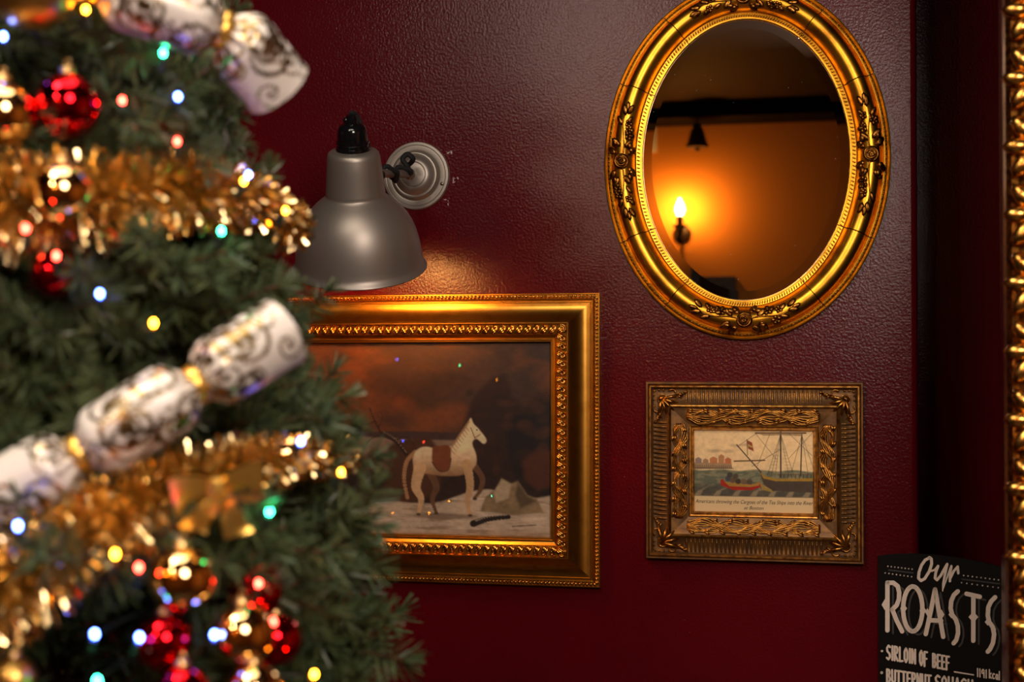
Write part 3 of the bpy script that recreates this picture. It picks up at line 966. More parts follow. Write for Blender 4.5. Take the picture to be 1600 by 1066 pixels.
# ------------------------------------------------------------------ oval gilt mirror
def oval_mirror():
    off = 0.02
    xa, xb = W(943, 249, off).x, W(1393, 249, off).x
    zt, zb = W(1168, -33, off).z, W(1168, 531, off).z
    cx, cz = (xa + xb) / 2, (zt + zb) / 2
    A, B = (xb - xa) / 2, (zt - zb) / 2
    q = (zt - zb) / 564.0
    root = thing('oval_mirror', 'oval wall mirror in a thick gold frame with carved flowers', 'mirror', (cx, 0, zb))

    def ep(t, d, h):                     # point at parameter t, inset d px, height h mm
        ct, st = math.cos(t), math.sin(t)
        n = Vector((ct / A, 0, st / B)).normalized()
        p = Vector((cx + A * ct, 0, cz + B * st)) - n * (d * q)
        return Vector((p.x, -0.0005 - h * 0.001, p.z))

    pr = [(0, 0), (0, 9), (0.8, 11), (2.2, 11.6), (3.6, 10.8), (4.4, 9.5), (5, 10), (9.5, 11), (10.2, 10), (11, 10), (13, 12.5), (15.5, 17)]
    for i in range(1, 15):
        a = PI * (0.06 + 0.88 * i / 15)
        pr.append((30.5 - 15.5 * math.cos(a), 16 + 20 * math.sin(a)))
    pr += [(46.5, 19), (48, 17), (49, 17.5), (50, 19), (51, 17.5), (52, 16), (58.5, 14), (59.2, 15.5), (61, 15.2), (62, 13), (62.3, 9)]
    seams = [math.radians(a) for a in (27, 56, 125, 153, 207, 235, 304, 333)]
    gap = 0.0035
    for i in range(8):
        t0, t1 = seams[i] + gap, (seams[(i + 1) % 8] + (2 * PI if i == 7 else 0)) - gap
        n = max(10, int((t1 - t0) / 0.03))
        vs_, fs, m_ = [], [], len(pr)
        for k in range(n + 1):
            t = t0 + (t1 - t0) * k / n
            vs_ += [ep(t, d, h) for d, h in pr]
        for k in range(n):
            for j in range(m_ - 1):
                fs.append((k * m_ + j, k * m_ + j + 1, (k + 1) * m_ + j + 1, (k + 1) * m_ + j))
        b = MB().add(vs_, fs)
        b.f.append(tuple(range(m_)))
        b.f.append(tuple(range(n * m_ + m_ - 1, n * m_ - 1, -1)))
        b.build('frame_segment', M['gold_oval'], root, sharp=35)
    # dark wooden core that shows in the joints
    n = 120
    vs_, fs = [], []
    pc = [(0.6, 0), (0.6, 9), (9, 9), (12, 11), (17, 17), (30.5, 33), (44, 17), (50, 15), (60, 12), (61, 7)]
    for k in range(n):
        vs_ += [ep(2 * PI * k / n, d, h) for d, h in pc]
    for k in range(n):
        for j in range(len(pc) - 1):
            k2 = (k + 1) % n
            fs.append((k * len(pc) + j, k * len(pc) + j + 1, k2 * len(pc) + j + 1, k2 * len(pc) + j))
    MB().add(vs_, fs).build('frame_core', M['gold_seam'], root, sharp=35)
    # bead ring outside, notched rope ring inside
    b = MB()
    n = 250
    for k in range(n):
        t = 2 * PI * (k + 0.5) / n
        c, c2 = ep(t, 7.2, 11), ep(t + 0.005, 7.2, 11)
        tn = (c2 - c).normalized()
        s_ = OUT.cross(tn)
        b.ell(c, [tn * (2.4 if k % 3 else 3.4) * q, s_ * 1.5 * q, OUT * 0.0022], 6, 4)
    b.build('bead_ring', M['bronze'], root, sharp=0)
    b = MB()
    n = 250
    for k in range(n):
        t = 2 * PI * (k + 0.5) / n
        c, c2 = ep(t, 55.2, 16), ep(t + 0.005, 55.2, 16)
        tn = (c2 - c).normalized()
        s_ = OUT.cross(tn)
        b.ell(c, [tn * 1.35 * q, s_ * 3.1 * q + tn * 0.9 * q, OUT * 0.0026], 6, 4)
    b.build('rope_ring', M['gold_oval'], root, sharp=0)
    # four floral sprays
    for qi in range(4):
        tc = qi * PI / 2
        b = MB()
        ds = math.hypot(A * math.sin(tc), B * math.cos(tc)) / q        # px per radian
        r2 = random.Random(40 + qi)

        def fp(u, v, h=0.0):              # u px along, v px across from the crest
            t = tc + u / ds
            v = v * 1.35
            d = 30.5 + v
            hh = 16 + 20 * math.sqrt(max(0.05, 1 - (v / 16.5) ** 2))
            return ep(t, d, hh + h)

        def frame(u, v):
            p = fp(u, v)
            e1 = (fp(u + 1, v) - p).normalized()
            e2 = (fp(u, v + 1) - p).normalized()
            return p, e1, e2, e1.cross(e2) * (1 if e1.cross(e2).y < 0 else -1)

        def leaf(u, v, ang, ln, wd):
            p, e1, e2, nn = frame(u, v)
            d1 = e1 * math.cos(ang) + e2 * math.sin(ang)
            d2 = nn.cross(d1)
            c = p + d1 * (ln * 0.5 * q) + nn * 0.0012
            b.ell(c, [d1 * ln * 0.5 * q, d2 * wd * 0.5 * q, nn * 0.0026], 8, 5)
            b.tube([p + nn * 0.002, c + nn * 0.0028, p + d1 * ln * q + nn * 0.001], 0.5 * q, 4)

        def flower(u, v, s):
            p, e1, e2, nn = frame(u, v)
            for k in range(5):
                a = 2 * PI * k / 5 + 0.3
                d1 = e1 * math.cos(a) + e2 * math.sin(a)
                d2 = nn.cross(d1)
                b.ell(p + d1 * s * 0.62 * q + nn * 0.0022, [d1 * s * 0.55 * q, d2 * s * 0.5 * q, nn * 0.0022], 7, 4)
            b.ell(p + nn * 0.0042, [e1 * s * 0.3 * q, e2 * s * 0.3 * q, nn * 0.0016], 6, 4)
        # rose
        p, e1, e2, nn = frame(0, 0)
        b.ell(p + nn * 0.001, [e1 * 13 * q, e2 * 13 * q, nn * 0.006], 14, 7)
        for k, (rr, hh) in enumerate(((11, 4.2), (7.4, 6.2), (4, 7.4))):
            for j in range(2):
                st = k * 1.1 + j * PI
                pts = [p + nn * ((hh + 0.9 * math.sin(w * 0.9)) * 0.001) + (e1 * math.cos(st + w) + e2 * math.sin(st + w)) * (rr * (1 - 0.06 * w)) * q for w in np.linspace(0, 3.6, 11)]
                b.tube(pts, 1.45 * q, 5, taper=lambda s: 0.45 + 0.75 * math.sin(PI * s))
        b.ell(p + nn * 0.0075, [e1 * 1.6 * q, e2 * 1.6 * q, nn * 0.002], 6, 4)
        for sg in (-1, 1):
            # stem
            b.tube([fp(sg * u, 2.5 * math.sin(u / 16.0), 2.2) for u in range(9, 84, 6)], 1.15 * q, 5, taper=lambda s: 1.2 - 0.6 * s)
            for (u, v, ang, ln, wd) in ((10, 7, 0.9, 15, 7), (12, -7, -0.8, 15, 7), (22, 2, 0.75, 15, 6.5), (24, -2, -0.75, 16, 6.5), (40, 3, 0.5, 13, 5), (58, -2, -0.6, 14, 5.5), (60, 3, 0.6, 13, 5.5),
                                        (74, -1, -0.35, 15, 6), (76, 2, 0.3, 15, 6), (80, 0, 0.0, 14, 5)):
                leaf(sg * u * 1.08, v + r2.uniform(-1, 1), (0 if sg > 0 else PI) + sg * (ang + r2.uniform(-0.15, 0.15)), ln * 1.25, wd * 1.55)
            # buds
            for (u, v, s) in ((28, 8, 6.2), (31, -7.5, 6.2), (20, 9, 4.4)):
                p, e1, e2, nn = frame(sg * u, v)
                b.ell(p + nn * 0.003, [e1 * s * q * 1.15, e2 * s * q * 0.85, nn * 0.0048], 9, 6)
            flower(sg * 46, 7 * (1 if r2.random() > 0.5 else -1), 8)
            flower(sg * 56, -6 if sg > 0 else 6, 7.6)
            flower(sg * 67, 4.5, 6.2)
        b.build('floral_spray', M['bronze'], root, sharp=0)
    # bevelled mirror glass
    b = MB()
    n = 160
    rings = [(61.2, 9.70), (62.4, 9.72), (76, 9.9)]
    vs_ = []
    for d, h in rings:
        vs_ += [ep(2 * PI * k / n, d, h) for k in range(n)]
    vs_.append(Vector((cx, vs_[-1].y, cz)))
    fs = []
    for j in range(len(rings) - 1):
        for k in range(n):
            k2 = (k + 1) % n
            fs.append((j * n + k, j * n + k2, (j + 1) * n + k2, (j + 1) * n + k))
    o_ = (len(rings) - 1) * n
    for k in range(n):
        fs.append((o_ + k, o_ + (k + 1) % n, len(vs_) - 1))
    b.add(vs_, fs)
    b.build('mirror_glass', M['mirror'], root, smooth=False)
    MB().lathe([(0, 0.001), (0, 1), (1, 1), (1, 0.001)], 64, Matrix.Translation((cx, -0.001, cz)) @ Matrix(((A * 0.9, 0, 0, 0), (0, 0, -0.006, 0), (0, B * 0.9, 0, 0), (0, 0, 0, 1)))).build('backing_board', M['print_edge'], root)


oval_mirror()


# ------------------------------------------------------------------ grey wall lamp
def wall_lamp():
    pc = W(651, 275, 0)
    root = thing('wall_lamp', 'grey metal dome wall lamp with round backplate over the gold framed painting', 'lamp', (pc.x, 0, pc.z))
    q = 2.72 / F
    Mp = Matrix.Translation((pc.x, 0, pc.z)) @ Matrix(((1, 0, 0, 0), (0, 0, -1, 0), (0, 1, 0, 0), (0, 0, 0, 1)))
    prof = [(0.000, 54), (0.003, 54), (0.006, 52.5), (0.0065, 49), (0.0060, 48.2), (0.0068, 47.5), (0.0075, 42), (0.0072, 40), (0.012, 37), (0.016, 35.5), (0.0165, 33.5),
            (0.0158, 32), (0.019, 29.5), (0.024, 26), (0.0265, 22.5), (0.0268, 20.8), (0.0255, 20), (0.0265, 19), (0.0270, 18), (0.0272, 9), (0.0275, 0.01)]
    MB().lathe([(h, r * q) for h, r in prof], 72, Mp).build('backplate', M['steel'], root, sharp=25)
    for a in (-0.32, PI - 0.32):
        c = Vector((pc.x + 45 * q * math.cos(a), -0.0075, pc.z + 45 * q * math.sin(a)))
        sc_ = MB().ell(c, [Vector((3.1 * q, 0, 0)), Vector((0, 0, 3.1 * q)), OUT * 0.0018], 10, 5).build('screw', M['screw'], root)
    # shade axis
    dep = 2.49
    rim = P(562, 418, dep)
    ql = dep / F
    tilt = math.radians(23)
    # top of the lamp leans towards the camera and a little to the left in the picture
    toward = -Vector((FWD.x, FWD.y, 0)).normalized()
    axis = (Vector((0, 0, 1)) * math.cos(tilt) + toward * math.sin(tilt) + RIGHT * -0.012).normalized()
    q_ = axis.to_track_quat('Z', 'Y')
    Ms = Matrix.Translation(rim) @ q_.to_matrix().to_4x4()
    out = [(0, 101.5), (-1.2, 104), (0.5, 105.4), (3, 104.4), (5.5, 101.4), (12, 99.6), (20, 98.4), (32, 96.8), (45, 94.4), (58, 91), (72, 85.6), (84, 79), (94, 71.4), (102, 63.6), (108, 56.5), (113, 50), (116, 46.5),
           (118, 45.2), (121, 45.6), (124, 45.2), (140, 43.8), (160, 41.9), (178, 40), (183, 38.6), (186, 35.6), (187.5, 30), (188, 24)]
    MB().lathe([(s * ql, r * ql) for s, r in out], 80, Ms).build('lamp_shade', M['steel'], root, sharp=50)
    inn = [(0.2, 101.4), (6, 99.6), (20, 96.6), (45, 92.4), (72, 83.6), (94, 69.4), (108, 54.5), (116, 43.6), (150, 40), (182, 37), (184, 0.1)]
    MB().lathe([(s * ql, r * ql) for s, r in inn], 64, Ms).build('shade_lining', M['shade_in'], root, sharp=50)
    cp_ = lambda s: 187 + (s - 187) * 0.84
    cap = [(187, 26), (190, 26.2), (193.5, 25.4), (194, 24), (199, 23.8), (201, 25.2), (204, 25.2), (205.5, 23), (214, 22.6), (224, 21.6), (231, 19.4), (235, 15.5), (236.5, 10.5), (237, 0.1)]
    MB().lathe([(s * ql, r * ql) for s, r in [(cp_(a_), b_) for a_, b_ in cap]], 40, Ms).build('lamp_holder_cap', M['black_gloss'], root, sharp=40)
    gl = [(236, 9.5), (246, 9.5), (247, 8), (252, 7.6), (253, 0.1)]
    MB().lathe([(s * ql, r * ql) for s, r in [(cp_(a_), b_) for a_, b_ in gl]], 14, Ms).build('cord_grip', M['black_gloss'], root, sharp=30)
    MB().ell(Ms @ Vector((-8 * ql, -3 * ql, cp_(243) * ql)), [Vector((5 * ql, 0, 0)), Vector((0, 4 * ql, 0)), Vector((0, 0, 4.6 * ql))], 8, 5).build('grip_screw', M['black_gloss'], root)
    # cord leaves the grip, drops behind the shade and winds round the arm
    top = Ms @ Vector((0, 0, cp_(252) * ql))
    neck = Ms @ Vector((44 * ql, 0, 150 * ql))
    arm0 = Vector((pc.x - 0.002, -0.027, pc.z + 0.001))
    knuck = W(640, 272, 0.075)
    neckc = Ms @ Vector((0, 0, 152 * ql))
    neck = neckc + (knuck - neckc).normalized() * 41 * ql
    MB().tube([arm0, arm0.lerp(knuck, 0.5), knuck], 5.5 * q, 14).build('arm', M['steel'], root)
    MB().ell(knuck, [Vector((9 * q, 0, 0)), Vector((0, 9 * q, 0)), Vector((0, 0, 9 * q))], 14, 8).build('knuckle', M['steel'], root)
    MB().tube([knuck, knuck.lerp(neck, 0.5), neck], 6.2 * q, 14).build('arm', M['steel'], root)
    b = MB()
    dirn = (neck - knuck)
    side = dirn.normalized().cross(Vector((0, 0, 1))).normalized()
    upv = side.cross(dirn.normalized())
    pts = [top, top + Vector((0.0, 0.006, 0.004)), top + Vector((0.006, 0.02, -0.004)), top + Vector((0.016, 0.045, -0.05))]
    wind = []
    for k in range(40):
        s = k / 39
        c = neck.lerp(knuck, 0.05 + 0.85 * s)
        a = s * 5 * PI
        rr = (9.5 + 1.6 * math.sin(k * 1.7)) * q
        wind.append(c + (side * math.cos(a) + upv * math.sin(a)) * rr)
    pts += [neck.lerp(top, 0.3) + Vector((0.01, 0.05, 0)), wind[0] + Vector((0, 0.012, 0.015))]
    b.tube(catmull(pts, 5) + wind, 3.9 * q, 7)
    loop = [wind[-1], knuck + Vector((-0.002, -0.012, 0.014)), knuck + Vector((-0.010, -0.014, 0.026)), knuck + Vector((-0.001, -0.010, 0.036)), knuck + Vector((0.008, -0.004, 0.026)), arm0 + Vector((-0.008, -0.014, 0.010)), arm0 + Vector((-0.006, 0.0, 0.006))]
    b.tube(catmull(loop, 6), 4.0 * q, 7)
    b.build('cord', M['black_cord'], root)
    # bulb
    Mb = Ms @ Matrix.Translation((0, 0, 60 * ql))
    bulb = MB().lathe([(r_[0] * 0.001, r_[1] * 0.001) for r_ in ((-32, 0.1), (-30, 10), (-24, 19), (-14, 26), (-2, 29), (10, 27), (22, 20), (34, 15), (46, 13))], 20, Mb).build('bulb', M['bulb_warm'], root)
    MB().lathe([(0.044, 0.0145), (0.075, 0.0145), (0.078, 0.02), (0.12, 0.02)], 20, Mb).build('bulb_holder', M['black_gloss'], root)


wall_lamp()


# ------------------------------------------------------------------ tall carved gilt frame on the pier
def pier_frame():
    off = yp + 0.035
    xl = W(1574, 533, off).x
    z0, z1 = 0.78, 2.42
    x0, x1 = xl, xl + 0.62
    root = thing('carved_gilt_frame', 'tall carved gold frame hanging on the wall pier', 'frame', ((x0 + x1) / 2, -yp, z0))
    pr = [(0, 0), (0, 0.03), (0.006, 0.038), (0.014, 0.036), (0.03, 0.046), (0.05, 0.05), (0.07, 0.042), (0.085, 0.03), (0.09, 0.032), (0.096, 0.03), (0.1, 0.012)]
    rails(x0, x1, z0, z1, -yp - 0.001, pr, M['bronze'], root)
    for a, e, t, nrm in side_frames(x0, x1, z0, z1, 0.022):
        b = MB()
        Lt = (e - a).length
        n = int(Lt / 0.085)
        for i in range(n):
            c = a + t * (Lt * (i + 0.5) / n)
            c.y = -yp - 0.046
            r3 = random.Random(i)
            for k in range(3):
                ang = -0.9 + 0.9 * k
                d1 = (t * math.sin(ang) - nrm * math.cos(ang)) if k != 1 else -nrm
                d2 = OUT.cross(d1)
                b.ell(c + d1 * 0.014 + nrm * 0.006 + t * (0.012 * (k - 1)), [d1 * 0.022, d2 * 0.012, OUT * 0.012], 8, 5)
            b.ell(c + t * 0.03 + nrm * 0.01, [t * 0.014, nrm * 0.018, OUT * 0.014], 8, 5)
            b.tube([c + nrm * (0.03 + 0.012 * math.cos(w)) + t * (0.016 * math.sin(w)) + OUT * 0.006 for w in np.linspace(0, 5.2, 10)], 0.0045, 5, taper=lambda s: 1.2 - 0.6 * s)
        b.build('carved_leaves', M['gold_carve'], root, sharp=0)
    MB().box(x0 + 0.095, x1 - 0.095, -yp - 0.014, -yp - 0.008, z0 + 0.095, z1 - 0.095).build('mirror_glass', M['mirror'], root, smooth=False)
    MB().box(x0 + 0.01, x1 - 0.01, -yp - 0.008, -yp - 0.001, z0 + 0.01, z1 - 0.01).build('backing_board', M['print_edge'], root, smooth=False)


pier_frame()


# ------------------------------------------------------------------ black menu board with hand lettering
def menu_board():
    Lp = W(1372, 1000, 0.012)
    phi = math.radians(24)
    ex = Vector((math.cos(phi), -math.sin(phi), 0))
    nrm = Vector((-math.sin(phi), -math.cos(phi), 0))     # towards the viewer

    def S(px, py, lift=0.0):
        d = ray(px, py)
        t = (Vector((Lp.x, Lp.y, 0)) - CAM).dot(nrm) / d.dot(nrm)
        return CAM + d * t + nrm * lift

    def Z(c, lift):                       # crop coordinates of the traced lettering
        return S(1360 + c[0] / 5.175, 860 + c[1] / 5.175, lift)
    xr = (S(1578, 1000) - Lp).dot(ex)
    mid = S(1475, 1000)
    root = thing('menu_board', 'black menu board with cream hand lettering about roasts, standing at the corner', 'sign', (mid.x, mid.y, LEDGE))
    b = MB()
    top = []
    for k in range(17):
        px_ = 1372 + (1578 - 1372) * k / 16
        py_ = np.interp(px_, [1372, 1395, 1425, 1460, 1500, 1540, 1578], [868.5, 866, 865, 867, 872, 880, 890])
        top.append(S(px_, py_))
    bot = [Vector((p.x, p.y, LEDGE)) for p in (top[0], top[-1])]
    fr = top + [bot[1], bot[0]]
    n = len(fr)
    vs_ = fr + [p - nrm * 0.005 for p in fr]
    fs = [tuple(range(n)), tuple(range(2 * n - 1, n - 1, -1))] + [(i, n + i, n + (i + 1) % n, (i + 1) % n) for i in range(n)]
    b.add(vs_, fs).build('board', M['board'], root, smooth=False)

    def stroke(b, pts, w, lift, closed=False):
        """flat ribbon through crop points with round joins"""
        pts = [np.array(p, float) for p in pts]
        if closed:
            pts = pts + [pts[0]]
        wl = w if isinstance(w, (list, tuple)) else [w] * len(pts)
        for k in range(len(pts) - 1):
            a, e = pts[k], pts[k + 1]
            d = e - a
            L = np.hypot(*d)
            if L < 1e-6:
                continue
            nn = np.array([-d[1], d[0]]) / L
            l1, l2 = lift + 0.00002 * (k % 3), lift + 0.00002 * (k % 3)
            b.add([Z(a + nn * wl[k] / 2, l1), Z(e + nn * wl[k + 1] / 2, l2), Z(e - nn * wl[k + 1] / 2, l2), Z(a - nn * wl[k] / 2, l1)], [(0, 1, 2, 3)])
        for k, p in enumerate(pts):
            m_ = 10
            b.add([Z(p + wl[k] * 0.5 * np.array([math.cos(2 * PI * i / m_), math.sin(2 * PI * i / m_)]), lift + 0.00006) for i in range(m_)], [tuple(range(m_))])

    def arc(cx, cy_, rx, ry, a0, a1, n=16):
        return [(cx + rx * math.cos(a), cy_ + ry * math.sin(a)) for a in np.linspace(a0, a1, n)]

    def diamond(b, c, rx, ry, lift):
        b.add([Z((c[0] - rx, c[1]), lift), Z((c[0], c[1] - ry), lift), Z((c[0] + rx, c[1]), lift), Z((c[0], c[1] + ry), lift)], [(0, 1, 2, 3)])
    letters = {
        'R': [[(139, 262), (139, 648)], [(139, 264), (185, 262), (222, 290), (234, 340), (232, 395), (214, 445), (178, 478)], [(178, 478), (215, 570), (258, 656)]],
        'O': [arc(344, 474, 78, 182, 0, 2 * PI, 28)],
        'A': [[(524, 316), (490, 490), (449, 678)], [(524, 316), (556, 500), (590, 700)], [(486, 566), (574, 570)]],
        'S': [[(708, 332), (676, 362), (655, 410), (650, 470), (662, 520), (692, 560), (708, 610), (710, 670), (696, 725), (674, 752)]],
        'T': [[(778, 352), (886, 376)], [(834, 370), (833, 732)]],
        'S2': [[(1010, 380), (978, 412), (955, 460), (950, 530), (962, 580), (990, 620), (1002, 680), (992, 750), (968, 800), (950, 820)]],
    }
    spurs = [((118, 440), 26, 45), ((270, 470), 28, 42), ((426, 488), 28, 42), ((576, 520), 24, 42), ((462, 500), 18, 32), ((656, 520), 24, 30), ((704, 590), 16, 30), ((834, 540), 40, 46), ((950, 580), 24, 30), ((998, 640), 20, 32)]
    # grey drop shadow lines printed behind the letters
    b = MB()
    for strokes in letters.values():
        for st in strokes:
            stroke(b, [(x + 44, y + 26) for x, y in st], 15, 0.0004)
    b.build('grey_lettering', M['grey_ink'], root, smooth=False)
    for key, strokes in letters.items():
        b = MB()
        for st in strokes:
            stroke(b, st, 36, 0.0008)
        for c, rx, ry in spurs:
            lo = {'R': (0, 245), 'O': (245, 445), 'A': (445, 610), 'S': (610, 740), 'T': (740, 920), 'S2': (920, 1100)}[key]
            if lo[0] <= c[0] < lo[1]:
                diamond(b, c, rx, ry, 0.0009)
        b.build('letter', M['chalk'], root, smooth=False)
    # "Our" in script
    b = MB()
    stroke(b, [(478, 62), (445, 78), (415, 120), (394, 180), (390, 225), (410, 246), (440, 230), (478, 170), (497, 110), (494, 70), (478, 58)], 24, 0.0008)
    stroke(b, [(490, 168), (520, 160), (548, 128)], 17, 0.0009)
    stroke(b, [(548, 128), (530, 180), (524, 225), (540, 240), (570, 205), (600, 150), (622, 112)], 22, 0.0008)
    stroke(b, [(622, 112), (606, 190), (590, 270), (586, 330)], [22, 20, 18, 8], 0.0010)
    stroke(b, [(588, 318), (615, 240), (650, 140)], [8, 12, 16], 0.0011)
    stroke(b, [(656, 128), (646, 190), (644, 250)], 20, 0.0008)
    stroke(b, [(646, 230), (676, 168), (708, 132), (712, 186)], 20, 0.0010)
    b.build('script_lettering', M['chalk'], root, smooth=False)
    # dotted rules
    b, g = MB(), MB()
    for (xa, ya, xb, yb, n) in ((142, 130, 338, 153, 8), (120, 184, 334, 214, 8), (755, 204, 1036, 240, 9), (738, 262, 1034, 303, 8)):
        for i in range(n):
            s = i / (n - 1)
            stroke(b, [(xa + (xb - xa) * s, ya + (yb - ya) * s), (xa + (xb - xa) * s + 0.5, ya + (yb - ya) * s)], 12, 0.0006)
        b.build('dotted_rule', M['chalk'], root, smooth=False)
        b = MB()
    for pts in ([(150, 160), (345, 184)], [(742, 234), (1044, 271)]):
        g = MB()
        stroke(g, pts, 11, 0.0005)
        g.build('rule', M['grey_ink'], root, smooth=False)
    # menu lines in a narrow stroke hand
    G = {
        'S': [[(0.9, 0.1), (0.5, 0), (0.1, 0.2), (0.2, 0.42), (0.75, 0.58), (0.9, 0.8), (0.5, 1), (0.05, 0.9)]],
        'I': [[(0.5, 0), (0.5, 1)]],
        'R': [[(0.1, 1), (0.1, 0), (0.65, 0.02), (0.85, 0.22), (0.65, 0.45), (0.1, 0.5), (0.9, 1)]],
        'L': [[(0.15, 0), (0.15, 1), (0.9, 0.96)]],
        'O': [[(0.5, 0), (0.12, 0.25), (0.12, 0.75), (0.5, 1), (0.88, 0.75), (0.88, 0.25), (0.5, 0)]],
        'N': [[(0.1, 1), (0.1, 0), (0.9, 1), (0.9, 0)]],
        'F': [[(0.15, 1), (0.15, 0.02), (0.9, 0)], [(0.15, 0.48), (0.75, 0.46)]],
        'B': [[(0.1, 1), (0.1, 0), (0.6, 0.03), (0.78, 0.22), (0.55, 0.46), (0.1, 0.48)], [(0.55, 0.46), (0.9, 0.72), (0.6, 0.98), (0.1, 1)]],
        'E': [[(0.9, 0), (0.15, 0.02), (0.15, 1), (0.9, 0.98)], [(0.15, 0.48), (0.75, 0.47)]],
        'U': [[(0.1, 0), (0.12, 0.8), (0.5, 1), (0.88, 0.8), (0.9, 0)]],
        'T': [[(0.0, 0.02), (1.0, 0)], [(0.5, 0), (0.5, 1)]],
        'Q': [[(0.5, 0), (0.12, 0.25), (0.12, 0.75), (0.5, 1), (0.88, 0.75), (0.88, 0.25), (0.5, 0)], [(0.55, 0.75), (0.95, 1.08)]],
        'A': [[(0.05, 1), (0.5, 0), (0.95, 1)], [(0.22, 0.65), (0.78, 0.65)]],
        'H': [[(0.12, 0), (0.12, 1)], [(0.88, 0), (0.88, 1)], [(0.12, 0.5), (0.88, 0.5)]],
        '1': [[(0.35, 0.08), (0.55, 0), (0.55, 1)]],
        '9': [[(0.85, 0.15), (0.5, 0), (0.15, 0.2), (0.2, 0.48), (0.6, 0.52), (0.85, 0.3), (0.85, 1)]],
        'k': [[(0.15, -0.05), (0.15, 1)], [(0.85, 0.35), (0.2, 0.68), (0.9, 1)]],
        'c': [[(0.9, 0.42), (0.5, 0.35), (0.15, 0.55), (0.2, 0.9), (0.55, 1), (0.9, 0.92)]],
        'a': [[(0.85, 0.4), (0.4, 0.38), (0.12, 0.7), (0.4, 1), (0.8, 0.8), (0.85, 0.4), (0.88, 1)]],
        'l': [[(0.5, -0.05), (0.5, 1)]],
    }

    def write(text, x0, y0, x1, y1, h, wpx, m, gap=0.28):
        """letters between two baseline-top points in crop space"""
        wd = {c: (0.45 if c in 'I1l' else 1.0) for c in G}
        wd[' '] = 0.42
        tot = sum(wd[c] + gap for c in text) - gap
        u = (x1 - x0) / tot
        xx = x0
        b = MB()
        for c in text:
            if c != ' ':
                cw = wd[c] * u
                for st in G[c]:
                    pts = []
                    for (gx, gy) in st:
                        X = xx + gx * cw
                        pts.append((X, y0 + (y1 - y0) * (X - x0) / (x1 - x0) + gy * h))
                    stroke(b, pts, wpx, 0.0006)
            xx += (wd[c] + gap) * u
        b.build('menu_lettering', m, root, smooth=False)
    write('SIRLOIN', 132, 768, 366, 805, 112, 17, M['chalk'])
    write('OF', 398, 808, 462, 826, 118, 17, M['chalk'])
    write('BEEF', 504, 836, 640, 862, 108, 17, M['chalk'])
    write('BUTTERNUT', 132, 962, 490, 1014, 105, 17, M['chalk'])
    write('SQUASH', 524, 1010, 830, 1052, 105, 17, M['chalk'])
    write('1191', 862, 955, 942, 968, 66, 10, M['chalk'], 0.35)
    write('kcal', 960, 968, 1048, 985, 64, 10, M['chalk'], 0.3)
    for nm, pts, w in (('dash', [(680, 983), (834, 1008)], 11), ('bullet', [(94, 815), (95, 815)], 20), ('bullet', [(92, 990), (93, 990)], 24)):
        b = MB()
        stroke(b, pts, w, 0.0006)
        b.build(nm, M['chalk'], root, smooth=False)


menu_board()

# ------------------------------------------------------------------ Christmas tree
AX = P(60, 570, 1.45)
TX, TY = AX.x, AX.y
APEX, SLOPE = 2.48, 0.288


def R(z):
    return max(0.02, SLOPE * (APEX - z))


def cone_pt(px, py, extra=0.0):
    d = ray(px, py)
    best, bd = None, 1e9
    for k in range(400):
        s = 0.85 + k * 0.0025
        p = CAM + d * s
        g = math.hypot(p.x - TX, p.y - TY) - (R(p.z) * 0.93 + extra)
        if g <= 0:
            return p
        if g < bd:
            best, bd = p, g
    return best


def out_dir(p):
    v = Vector((p.x - TX, p.y - TY, 0.25 * math.hypot(p.x - TX, p.y - TY)))
    return v.normalized()


tree = thing('christmas_tree', 'green artificial Christmas tree decorated with baubles, tinsel and crackers', 'Christmas tree', (TX, TY, 0))


